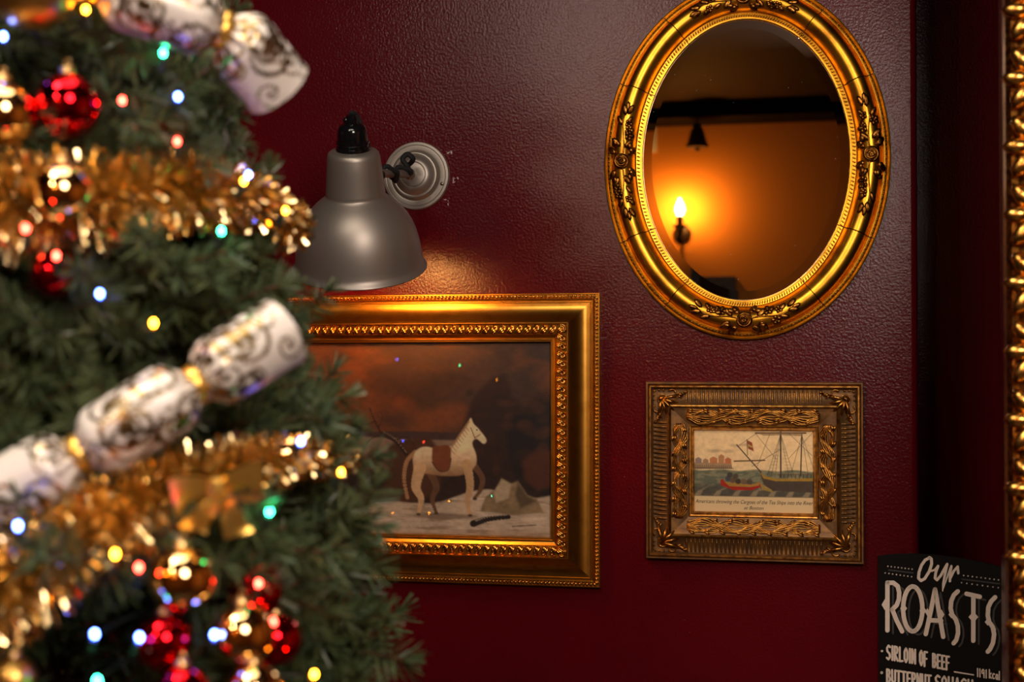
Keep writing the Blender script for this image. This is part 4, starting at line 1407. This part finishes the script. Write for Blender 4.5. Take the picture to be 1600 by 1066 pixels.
def make_branch(seed):
    r = random.Random(seed)
    st, nd = MB(), MB()
    L = 0.30

    def needles(a, b_, dens, ln, up):
        d = (b_ - a)
        n = max(4, int(d.length / dens))
        dn = d.normalized()
        o1 = dn.orthogonal().normalized()
        o2 = dn.cross(o1)
        for i in range(n):
            c = a + d * ((i + r.random()) / n)
            for j in range(4):
                w = r.uniform(0, 2 * PI)
                rd = o1 * math.cos(w) + o2 * math.sin(w)
                l_ = ln * r.uniform(0.75, 1.15)
                tip = c + (dn * r.uniform(0.45, 0.75) + rd * 0.85).normalized() * l_
                tip.z -= 0.004 * r.random()
                sd = (tip - c).cross(Vector((r.uniform(-1, 1), r.uniform(-1, 1), r.uniform(-1, 1)))).normalized() * 0.00125
                md = c.lerp(tip, 0.55) + rd * 0.0012
                nd.add([c - sd * 0.7, c + sd * 0.7, md + sd, tip + sd * 0.45, tip - sd * 0.45, md - sd], [(0, 1, 2, 5), (5, 2, 3, 4)])
        # tuft at the tip
        for j in range(12):
            w = r.uniform(0, 2 * PI)
            rd = o1 * math.cos(w) + o2 * math.sin(w)
            tip = b_ + (dn + rd * r.uniform(0.1, 0.7)).normalized() * ln * 0.85
            sd = (tip - b_).cross(Vector((r.uniform(-1, 1), r.uniform(-1, 1), r.uniform(-1, 1)))).normalized() * 0.0013
            nd.add([b_ - sd, b_ + sd, tip + sd * 0.6, tip - sd * 0.6], [(0, 1, 2, 3)])

    def main(s):
        return Vector((s * L, 0.012 * math.sin(3 * s + seed), -0.02 * s * s + 0.01 * math.sin(2 * s)))
    pts = [main(s) for s in np.linspace(0, 0.97, 8)]
    st.tube(pts, 0.0035, 5, taper=lambda s: 1.1 - 0.6 * s)
    for s0, s1 in ((0.35, 0.6), (0.6, 0.8), (0.8, 0.97)):
        needles(main(s0), main(s1), 0.0034, 0.027, 0)
    for k in range(9):
        s = 0.30 + 0.62 * k / 8
        a = main(s)
        sg = 1 if k % 2 else -1
        ln = r.uniform(0.07, 0.11) * (1.15 - 0.45 * s)
        d = Vector((r.uniform(0.65, 0.9), sg * r.uniform(0.5, 0.9), r.uniform(-0.25, 0.5))).normalized()
        e = a + d * ln
        st.tube([a, a.lerp(e, 0.5) + Vector((0, 0, 0.003)), e], 0.0016, 4)
        needles(a.lerp(e, 0.12), e, 0.0036, 0.026, 0)
    so = st.build('branch', M['bark'])
    no = nd.build('needles', M['needle'], None, smooth=False)
    ms, mn = so.data, no.data
    bpy.data.objects.remove(so)
    bpy.data.objects.remove(no)
    return ms, mn


VAR = [make_branch(s) for s in range(9)]
TREE_INV = Matrix.Translation((-TX, -TY, 0))
branch_tips = []


def put_branch(z, az, length, elev, roll, var):
    ms, mn = VAR[var]
    o = bpy.data.objects.new('branch', ms)
    COL.objects.link(o)
    o.parent = tree
    o.matrix_parent_inverse = TREE_INV
    s = length / 0.30
    rot = Quaternion((0, 0, 1), az) @ Quaternion((0, 1, 0), -elev) @ Quaternion((1, 0, 0), roll)
    o.location = (TX, TY, z)
    o.rotation_mode = 'QUATERNION'
    o.rotation_quaternion = rot
    o.scale = (s, 0.5 + 0.5 * s, 0.5 + 0.5 * s)
    n = bpy.data.objects.new('needles', mn)
    COL.objects.link(n)
    n.parent = o
    tip = Vector((TX, TY, z)) + rot @ Vector((length, 0, 0))
    branch_tips.append(tip)


tr = random.Random(5)
GA = PI * (3 - math.sqrt(5))
i = 0
z = 2.44
while z > 0.42:
    dense = 0.95 < z < 2.05
    el = math.radians(tr.uniform(-4, 24))
    ln = R(z) * tr.uniform(0.80, 1.0)
    put_branch(z, i * GA + tr.uniform(-0.2, 0.2), max(0.06, ln / math.cos(el) * 0.97), el, tr.uniform(-0.5, 0.5), i % 9)
    z -= 0.0058 if dense else 0.020
    i += 1
# branches whose tips make the outline towards the room
for (px_, py_, dep) in ((388, 182, 1.42), (352, 205, 1.36), (300, 30, 1.40), (455, 365, 1.42), (470, 420, 1.40), (480, 470, 1.42), (505, 560, 1.45), (500, 600, 1.40), (560, 650, 1.46), (585, 690, 1.46), (560, 760, 1.42), (600, 800, 1.46),
                        (585, 850, 1.44), (500, 840, 1.18), (560, 900, 1.44), (585, 960, 1.44), (640, 985, 1.44), (615, 1030, 1.40), (540, 1060, 1.36), (480, 900, 1.2), (610, 1075, 1.44), (440, 860, 1.16),
                        (260, 620, 1.2), (60, 560, 1.17), (120, 480, 1.18), (230, 430, 1.2), (330, 380, 1.22), (400, 450, 1.27), (180, 200, 1.2), (260, 190, 1.22), (330, 130, 1.27), (60, 480, 1.16), (30, 640, 1.16)):
    tip = P(px_, py_, dep)
    dx, dy = tip.x - TX, tip.y - TY
    rr = math.hypot(dx, dy)
    el = math.radians(tr.uniform(2, 16))
    z_ = tip.z - rr * math.tan(el)
    put_branch(z_, math.atan2(dy, dx), rr / math.cos(el) * 0.89, el, tr.uniform(-0.4, 0.4), tr.randrange(9))
MB().tube([(TX, TY, 0.08), (TX, TY, 1.2), (TX, TY, 2.5)], [0.03, 0.022, 0.006], 10).build('trunk', M['bark'], tree)
stb = MB().lathe([(0.0, 0.20), (0.02, 0.20), (0.03, 0.06), (0.2, 0.045), (0.2, 0.0)], 20, Matrix.Translation((TX, TY, 0)), cap0=True)
stb.build('tree_stand', M['pot'], tree)


# ------------------------------------------------------------------ tinsel garlands
def garland(keys, label, seed, back, per_m=9000):
    """keys: (px, py, strand length m, extra)"""
    r = random.Random(seed)
    pts = [cone_pt(k[0], k[1], k[3]) for k in keys]
    lens = [k[2] for k in keys]
    # carry on behind the tree, down the spiral
    a0 = math.atan2(pts[-1].y - TY, pts[-1].x - TX)
    for j, da in enumerate((0.5, 1.0, 1.6, 2.2)):
        z_ = pts[len(keys) - 1].z + back * (j + 1)
        rr = R(z_) * 0.97
        pts.append(Vector((TX + rr * math.cos(a0 + da), TY + rr * math.sin(a0 + da), z_)))
        lens.append(lens[len(keys) - 1] * 1.1)
    path = catmull(pts, 10)
    root = thing('tinsel_garland', label, 'tinsel', tuple(path[len(path) // 3]), 'gold tinsel garlands round the tree')
    MB().tube(path, 0.0016, 5).build('core_wire', M['cap'], root)
    b = MB()
    m = len(path)
    for k in range(m - 1):
        a, e = path[k], path[k + 1]
        d = e - a
        dn = d.normalized()
        o1 = dn.orthogonal().normalized()
        o2 = dn.cross(o1)
        ln0 = np.interp(k / 10.0, range(len(lens)), lens)
        for i in range(int(d.length * per_m)):
            c = a + d * r.random()
            w = r.uniform(0, 2 * PI)
            rd = o1 * math.cos(w) + o2 * math.sin(w)
            ln = ln0 * r.uniform(0.55, 1.05)
            dr = (rd + dn * r.uniform(-0.5, 0.5)).normalized()
            tip = c + dr * ln + Vector((0, 0, -ln * 0.12))
            sd = dr.cross(Vector((r.gauss(0, 1), r.gauss(0, 1), r.gauss(0, 1)))).normalized()
            sd2 = (sd + dr.cross(sd) * r.uniform(-0.6, 0.6)).normalized()
            w_ = r.uniform(0.0009, 0.0016)
            m1 = c.lerp(tip, 0.5) + sd * r.uniform(-0.004, 0.004) + Vector((0, 0, ln * 0.06))
            b.add([c - sd * w_, c + sd * w_, m1 + sd2 * w_, tip + sd2 * w_, tip - sd2 * w_, m1 - sd2 * w_], [(0, 1, 2, 5), (5, 2, 3, 4)])
    o = b.build('foil_strands', M['tinsel'], root, smooth=False)
    o['kind'] = 'stuff'
    return root


garland([(-140, 300, 0.050, 0.03), (-40, 312, 0.052, 0.035), (60, 312, 0.052, 0.035), (160, 302, 0.048, 0.03), (260, 290, 0.043, 0.025), (340, 296, 0.037, 0.02), (420, 322, 0.030, 0.012), (452, 352, 0.028, 0.01)],
        'bushy gold tinsel garland just below the red bauble and upper cracker', 3, 0.02)
garland([(-120, 1000, 0.046, 0.04), (-20, 930, 0.047, 0.04), (70, 868, 0.047, 0.04), (170, 806, 0.044, 0.04), (270, 762, 0.040, 0.035), (360, 730, 0.034, 0.02), (450, 712, 0.026, 0.01), (540, 712, 0.020, 0.0)],
        'gold tinsel garland rising from the lower baubles past the gold bow', 4, 0.015)


# ------------------------------------------------------------------ Christmas crackers
def spiral_field(S_, T_, circ):
    """distance field of printed scrolls on the unrolled paper (s along, t around, in metres)"""
    foil = np.zeros_like(S_)
    r = random.Random(77)
    for k in range(120):
        cs, ct = r.uniform(S_.min(), S_.max()), r.uniform(0, circ)
        rad = r.uniform(0.012, 0.024)
        ph, sg = r.uniform(0, 2 * PI), r.choice((-1, 1))
        dt = (T_ - ct + circ / 2) % circ - circ / 2
        ds = S_ - cs
        rr = np.hypot(ds, dt)
        th = np.arctan2(dt, ds) * sg + ph
        turn = ((rr / rad * 1.6 - th / (2 * PI)) % 1.0)
        wid = 0.27 * (0.5 + rr / rad * 0.6)
        arm = (np.abs(turn - 0.5) < wid / 2) & (rr < rad)
        dot = rr < rad * 0.17
        foil = np.maximum(foil, (arm | dot).astype(float))
    return foil


def cracker(keys, rad, label, seed, necks, end_r):
    """keys: path points in the world; necks: path fractions of the two twists"""
    path = catmull(keys, 44)
    seg = [0.0]
    for a, e in zip(path, path[1:]):
        seg.append(seg[-1] + (e - a).length)
    tot = seg[-1]
    ns, nt = len(path), 72
    r = random.Random(seed)
    root = thing('christmas_cracker', label, 'cracker', tuple(path[ns // 2]), 'white crackers tucked in the tree')
    t0 = (path[1] - path[0]).normalized()
    nrm = t0.orthogonal().normalized()
    V, Sv, Tv = [], [], []
    circ = 2 * PI * rad
    for k in range(ns):
        t = (path[min(k + 1, ns - 1)] - path[max(k - 1, 0)]).normalized()
        nrm = (nrm - t * nrm.dot(t)).normalized()
        bn = t.cross(nrm)
        s = seg[k]
        f = 1.0
        pinch = 0.0
        for nk in necks:
            dd = abs(s - nk * tot) / 0.0125
            g = math.exp(-dd ** 2.4)
            pinch = max(pinch, g)
        f = 1 - 0.50 * pinch
        e_ = min(s, tot - s)
        fl_ = 1.0 + 0.02 * math.exp(-e_ / 0.006)
        for i in range(nt):
            a = 2 * PI * i / nt
            pl = 1 - 0.30 * pinch * (0.5 + 0.5 * math.sin(a * 12 + s * 60)) + 0.012 * math.sin(a * 3 + s * 55 + seed)
            V.append(path[k] + (nrm * math.cos(a) + bn * math.sin(a)) * rad * f * fl_ * pl)
            Sv.append(s)
            Tv.append(i / nt * circ)
    b = MB()
    fs = []
    for k in range(ns - 1):
        for i in range(nt):
            j = (i + 1) % nt
            fs.append((k * nt + i, k * nt + j, (k + 1) * nt + j, (k + 1) * nt + i))
    b.add(V, fs)
    o = b.build('paper_wrap', M['cracker'], root, sharp=0)
    foil = spiral_field(np.array(Sv) + seed * 0.013, np.array(Tv), circ)
    at = o.data.attributes.new('foil', 'FLOAT', 'POINT')
    at.data.foreach_set('value', foil.astype(np.float32))
    # gold ribbon round each twist
    for nk in necks:
        k = min(range(ns), key=lambda q_: abs(seg[q_] - nk * tot))
        t = (path[min(k + 1, ns - 1)] - path[max(k - 1, 0)]).normalized()
        Mx = Matrix.Translation(path[k]) @ t.to_track_quat('Z', 'Y').to_matrix().to_4x4()
        MB().lathe([(-0.005, rad * 0.52), (-0.003, rad * 0.56), (0.003, rad * 0.56), (0.005, rad * 0.52)], 24, Mx).build('neck_ribbon', M['satin'], root)
    # card tube inside the open ends
    for k0, k1 in ((0, 26), (ns - 27, ns - 1)):
        MB().tube(path[k0 + 2:k1], rad * 0.93, 24, caps=False).build('card_tube', M['white_card'], root)
    return root


def near(px, py, extra):
    return cone_pt(px, py, extra)


lk = [near(-60, 800, 0.055), near(40, 752, 0.06), near(138, 700, 0.062), near(225, 648, 0.062), near(312, 596, 0.06), near(390, 550, 0.05), near(462, 508, 0.035)]
# keep the paper tube nearly straight: even out the depths
d0, d1 = (lk[0] - CAM).dot(FWD), (lk[-1] - CAM).dot(FWD)
pxs = [(-60, 806), (40, 756), (138, 702), (225, 650), (312, 598), (380, 556), (442, 520)]
dl = [np.interp(i, [0, 3, 6], [1.14, 1.155, 1.22]) for i in range(7)]
cracker([P(a, b_, d) for (a, b_), d in zip(pxs, dl)], 0.0305, 'white cracker with gold foil scrolls resting above the gold bow', 1, (0.345, 0.70), 1)
pxs = [(-10, -135), (80, -76), (168, -22), (265, 14), (360, 54), (398, 94), (434, 138)]
dl = [1.20, 1.21, 1.22, 1.235, 1.26, 1.28, 1.30]
cracker([P(a, b_, d) for (a, b_), d in zip(pxs, dl)], 0.0325, 'white cracker with gold foil scrolls near the top of the tree, its end bent down', 2, (0.36, 0.735), 1)


# ------------------------------------------------------------------ baubles
def bauble(px, py, rpx, mt, label, extra=0.015, col='red', tilt=0.0):
    c = cone_pt(px, py, extra + 0.03)
    dep = (c - CAM).dot(FWD)
    r = rpx * dep / F
    root = thing('christmas_bauble', label, 'bauble', tuple(c - Vector((0, 0, r))), 'baubles on the tree')
    MB().ell(c, [Vector((r, 0, 0)), Vector((0, r, 0)), Vector((0, 0, r))], 40, 24).build('glass_ball', M[mt], root, sharp=0)
    Mx = Matrix.Translation(c)
    MB().lathe([(r * 0.95, r * 0.26), (r * 1.10, r * 0.25), (r * 1.16, r * 0.2), (r * 1.17, 0.0005)], 16, Mx).build('cap', M['cap'], root)
    MB().tube([c + Vector((0.10 * r * math.cos(w) * 1.0, 0, r * 1.27 + 0.12 * r * math.sin(w))) for w in np.linspace(0, 2 * PI, 12)], 0.0006, 4).build('hanging_loop', M['cap'], root)
    return root


bauble(105, 165, 52, 'red_b', 'shiny red bauble hanging above the upper tinsel garland', 0.03)
bauble(5, 178, 52, 'gold_b', 'mirror gold bauble beside the red bauble above the tinsel', 0.03)
bauble(48, -18, 66, 'matt_gold_b', 'large satin gold bauble next to the upper cracker', 0.055)
bauble(97, 300, 46, 'gold_b', 'gold bauble half buried in the upper tinsel garland', 0.045)
bauble(86, 428, 38, 'red_b', 'dark red bauble hanging below the upper tinsel garland', -0.02)
bauble(284, 905, 52, 'gold_b', 'shiny gold bauble hanging below the gold bow', 0.04)
bauble(378, 992, 50, 'gold_b', 'shiny gold bauble between two red baubles low on the tree', 0.04)
bauble(396, 1082, 46, 'gold_b', 'gold bauble lowest in the cluster of baubles', 0.05)
bauble(256, 1003, 46, 'red_b', 'shiny red bauble under the shiny gold bauble', 0.02)
bauble(285, 1083, 44, 'red_b', 'shiny red bauble lowest in the cluster of baubles', 0.04)
bauble(398, 925, 44, 'red_b', 'dark red bauble tucked behind the gold baubles', 0.0)
bauble(430, 1000, 42, 'red_b', 'dark red bauble at the right of the bauble cluster', -0.005)
bauble(22, 1062, 36, 'matt_gold_b', 'small satin gold bauble under the lower tinsel garland', 0.0)


# ------------------------------------------------------------------ gold satin bow
def ribbon(b, pts, widths, wdir):
    n = len(pts)
    vs_, fs = [], []
    for k in range(n):
        w = wdir if not isinstance(wdir, list) else wdir[k]
        vs_ += [pts[k] - w * widths[k], pts[k] - w * widths[k] * 0.33, pts[k] + w * widths[k] * 0.33, pts[k] + w * widths[k]]
    for k in range(n - 1):
        for j in range(3):
            fs.append((4 * k + j, 4 * k + j + 1, 4 * k + 5 + j, 4 * k + 4 + j))
    b.add(vs_, fs)


def bow():
    c = cone_pt(342, 762, 0.108)
    dep = (c - CAM).dot(FWD)
    q = 1.08 * dep / F
    root = thing('ribbon_bow', 'gold satin ribbon bow on the lower tinsel garland', 'bow', tuple(c), None)
    vd = -FWD

    def B(u, v, w=0.0):
        return c + RIGHT * (u * q) + UP * (v * q) + vd * (w * q)
    for sg, sz, tl in ((-1, 1.0, 0.16), (1, 0.95, 0.05)):
        b = MB()
        pts, wd = [], []
        for k in range(25):
            a = -PI + 2 * PI * k / 24
            u = sg * (34 + 34 * math.cos(a)) * sz
            v = 15 * math.sin(a) * (0.7 + 0.3 * math.cos(a)) + tl * sg * u * sg
            w = 14 * math.sin(a)
            pts.append(B(u, v + 0.10 * u, w * 0.8))
            wd.append((13 + 13 * (0.5 + 0.5 * math.cos(a))) * q)
        ribbon(b, pts, wd, (UP * 0.85 + vd * 0.45 + RIGHT * 0.1 * sg).normalized())
        b.build('bow_loop', M['satin'], root, sharp=0)
    for sg, L in ((-1, 62), (1, 70)):
        b = MB()
        pts, wd, dirs = [], [], []
        for k in range(14):
            s = k / 13
            pts.append(B(sg * 34 * s + 5 * math.sin(5 * s), -L * s, 6 + 8 * math.sin(4.5 * s)))
            wd.append((9 + 12 * s) * q)
            dirs.append((RIGHT * math.cos(0.5 * sg * s) + UP * 0.25 * sg + vd * 0.5 * math.sin(6 * s)).normalized())
        ribbon(b, pts, wd, dirs)
        b.build('bow_tail', M['satin'], root, sharp=0)
    b = MB()
    b.lathe([(-15 * q, 9 * q), (-11 * q, 14 * q), (0, 15 * q), (11 * q, 14 * q), (15 * q, 9 * q)], 16, Matrix.Translation(B(0, 0, 6)) @ UP.to_track_quat('Z', 'Y').to_matrix().to_4x4(), True, True)
    b.build('bow_knot', M['satin'], root)


bow()


# ------------------------------------------------------------------ string of coloured lights
def fairy_lights():
    L = [(134, 15, 'amber', .05), (205, -6, 'amber', .05), (5, 57, 'blue', .05), (255, 83, 'green', .05), (311, 71, 'red', .055), (278, 151, 'blue', .075), (191, 157, 'red', .05), (277, 221, 'red', .04), (388, 273, 'blue', .04),
         (381, 283, 'amber', .04), (40, 357, 'red', .085), (346, 361, 'green', .05), (446, 329, 'amber', .03), (156, 459, 'blue', .05), (88, 400, 'red', .03), (240, 505, 'amber', .05), (470, 690, 'blue', .05),
         (533, 738, 'amber', .03), (421, 799, 'green', .085), (180, 866, 'amber', .085), (217, 887, 'red', .06), (148, 991, 'blue', .05), (218, 996, 'blue', .05), (335, 992, 'blue', .06), (152, 1064, 'green', .05),
         (404, 912, 'red', .05), (427, 972, 'red', .05), (491, 1054, 'amber', .05), (28, 822, 'blue', .07)]
    pts = []
    for px_, py_, c, ex in L:
        pts.append((cone_pt(px_, py_, ex + 0.022), c))
    # lights on the far side, seen only as reflections in the glass of the painting
    for px_, py_, c in ((626, 562, 'blue'), (723, 571, 'green'), (781, 593, 'amber'), (636, 688, 'blue'), (668, 690, 'red'), (773, 773, 'green'), (620, 800, 'amber'), (707, 781, 'amber'), (567, 663, 'amber'), (538, 573, 'green'), (676, 800, 'amber')):
        best, bd = None, 9
        for k in range(120):
            t = 0.75 + 0.9 * k / 120
            p = MR(px_, py_, t)
            p = Vector((p.x, p.y + 0, p.z))
            g = abs(math.hypot(p.x - TX, p.y - TY) - (R(p.z) + 0.09))
            if p.y > TY - 0.1 and g < bd - 1e-4:
                best, bd = p, g
        if bd < 0.14:
            pts.append((best, c))
    root = thing('fairy_lights', 'string of blue, green, red and amber fairy lights wound round the tree', 'string lights', (TX, TY, R(1.4)))
    root.location = tuple(pts[0][0])
    for p, c in pts:
        d = out_dir(p)
        up = (d * 0.5 + Vector((tr.uniform(-0.3, 0.3), 0, 0.9))).normalized()
        bo = MB().ell(p, [Vector((0.0023, 0, 0)), Vector((0, 0.0023, 0)), Vector((0, 0, 0.0030))], 10, 6).build('bulb', M['led_' + c], root, sharp=0)
        so = MB().tube([p + up * -0.004, p - up * 0.016], 0.0028, 6).build('bulb_socket', M['wire'])
        so.parent = bo
    order = sorted(range(len(pts)), key=lambda k: -(pts[k][0].z + 0.012 * math.atan2(pts[k][0].y - TY, pts[k][0].x - TX)))
    path = []
    for k in order:
        p = pts[k][0]
        path.append(p - out_dir(p) * 0.018)
        a = math.atan2(p.y - TY, p.x - TX)
        path.append(Vector((TX + (R(p.z) * 0.8) * math.cos(a + 0.12), TY + (R(p.z) * 0.8) * math.sin(a + 0.12), p.z - 0.01)))
    MB().tube(catmull(path, 4), 0.0011, 5).build('wire', M['wire'], root)


fairy_lights()


# ------------------------------------------------------------------ things behind the camera that the oval mirror shows
def sconce():
    t = YF - 0.11
    c = MR(1063, 327, t)
    hb = MR(1063, 357, t)
    root = thing('candle_sconce', 'lit candle bulb wall sconce reflected in the oval mirror', 'lamp', (c.x, -YF, c.z))
    MB().lathe([(-0.032, 0.006), (-0.03, 0.012), (-0.012, 0.019), (0.004, 0.020), (0.024, 0.013), (0.042, 0.005), (0.05, 0.0005)], 16, Matrix.Translation(c)).build('bulb', M['bulb_sconce'], root)
    z = c.z - 0.032
    MB().lathe([(0, 0.016), (-0.045, 0.016), (-0.047, 0.034), (-0.055, 0.036), (-0.062, 0.02), (-0.10, 0.012), (-0.12, 0.022), (-0.14, 0.004)], 18, Matrix.Translation((c.x, c.y, z))).build('candle_cup', M['wood'], root)
    MB().tube([(c.x, c.y, z - 0.09), (c.x, c.y - 0.05, z - 0.12), (c.x, -YF + 0.01, z - 0.08)], 0.007, 8).build('arm', M['wood'], root)
    MB().lathe([(0, 0.045), (0.008, 0.045), (0.016, 0.03), (0.018, 0.0)], 20, Matrix.Translation((c.x, -YF, z - 0.08)) @ Matrix.Rotation(-PI / 2, 4, 'X')).build('wall_plate', M['wood'], root)


sconce()
c = MR(1090, 232, YF - 0.20)
root = thing('hanging_bell', 'dark bell shape hanging from the timber beam, reflected in the oval mirror', 'bell', tuple(c))
h_ = bz0 - c.z
MB().lathe([(0, 0.050), (0.012, 0.055), (0.03, 0.045), (0.08, 0.032), (h_ * 0.7, 0.022), (h_ * 0.85, 0.02), (h_ * 0.86, 0.004), (h_ + 0.0, 0.004)], 20, Matrix.Translation(c), True, True).build('bell_body', M['wood'], root)
MB().ell(c + Vector((0, 0, -0.004)), [Vector((0.014, 0, 0)), Vector((0, 0.014, 0)), Vector((0, 0, 0.014))], 10, 6).build('clapper', M['pot'], root)
# dark framed picture on the ochre wall
a, e = MR(1060, 434, YF), MR(1150, 434, YF)
root = thing('dark_framed_picture', 'dark wooden picture frame on the ochre wall under the candle sconce', 'picture', ((a.x + e.x) / 2, -YF, a.z - 0.42))
xa, xb = min(a.x, e.x), max(a.x, e.x)
for (x0_, x1_, z0_, z1_) in ((xa, xb, a.z - 0.05, a.z), (xa, xb, a.z - 0.42, a.z - 0.37), (xa, xa + 0.05, a.z - 0.37, a.z - 0.05), (xb - 0.05, xb, a.z - 0.37, a.z - 0.05)):
    MB().box(x0_, x1_, -YF + 0.001, -YF + 0.035, z0_, z1_).build('frame_rail', M['wood'], root, smooth=False)
MB().box(xa + 0.045, xb - 0.045, -YF + 0.001, -YF + 0.012, a.z - 0.38, a.z - 0.045).build('picture_sheet', M['ceil'], root, smooth=False)
# small white card pinned to the ochre wall
a, e = MR(1002, 190, YF - 0.02), MR(1026, 238, YF - 0.02)
co = MB().box(min(a.x, e.x), max(a.x, e.x), -YF + 0.001, -YF + 0.012, e.z, a.z).build('white_card', M['white_card'], None, smooth=False)
tag(co, 'plain white card on the ochre wall, left of the hanging bell', 'card')


# ------------------------------------------------------------------ added housings for the unseen area lights, behind and above the camera
def light_housing(light_name, label):
    l = bpy.data.objects[light_name]
    r = l.data.size / 2
    Mx = Matrix.Translation(l.location) @ l.rotation_euler.to_matrix().to_4x4()
    root = thing('added_housing', label, 'lamp', tuple(l.location))
    dp = min(0.04, 0.25 * r + 0.004)
    if CEIL - l.location.z < 0.06:
        dp = 0.02
    MB().lathe([(-0.004, r + 0.012), (-0.004, r + 0.004), (0.004, r + 0.004), (dp, r * 0.6), (dp + 0.002, 0.001)], 40, Mx).build('reflector', M['white_card'], root)
    MB().lathe([(-0.004, r + 0.012), (0.006, r + 0.012), (dp + 0.004, r * 0.6), (dp + 0.006, 0.001)], 40, Mx).build('housing', M['pot'], root)
    top = Mx @ Vector((0, 0, dp + 0.004))
    MB().tube([top, (top.x, top.y, (top.z + CEIL) / 2), (top.x, top.y, CEIL)], 0.006, 8).build('hanging_rod', M['pot'], root)


light_housing('ceiling_downlight', 'added housing round the small ceiling lamp tilted towards the tree')
light_housing('ceiling_lamp_right', 'added housing on a rod round the large lamp facing the burgundy wall')
light_housing('small_lamp_left', 'added housing round the little lamp hanging on a long rod')
light_housing('ceiling_bounce', 'added wide housing of the bounced flash fill close under the ceiling')
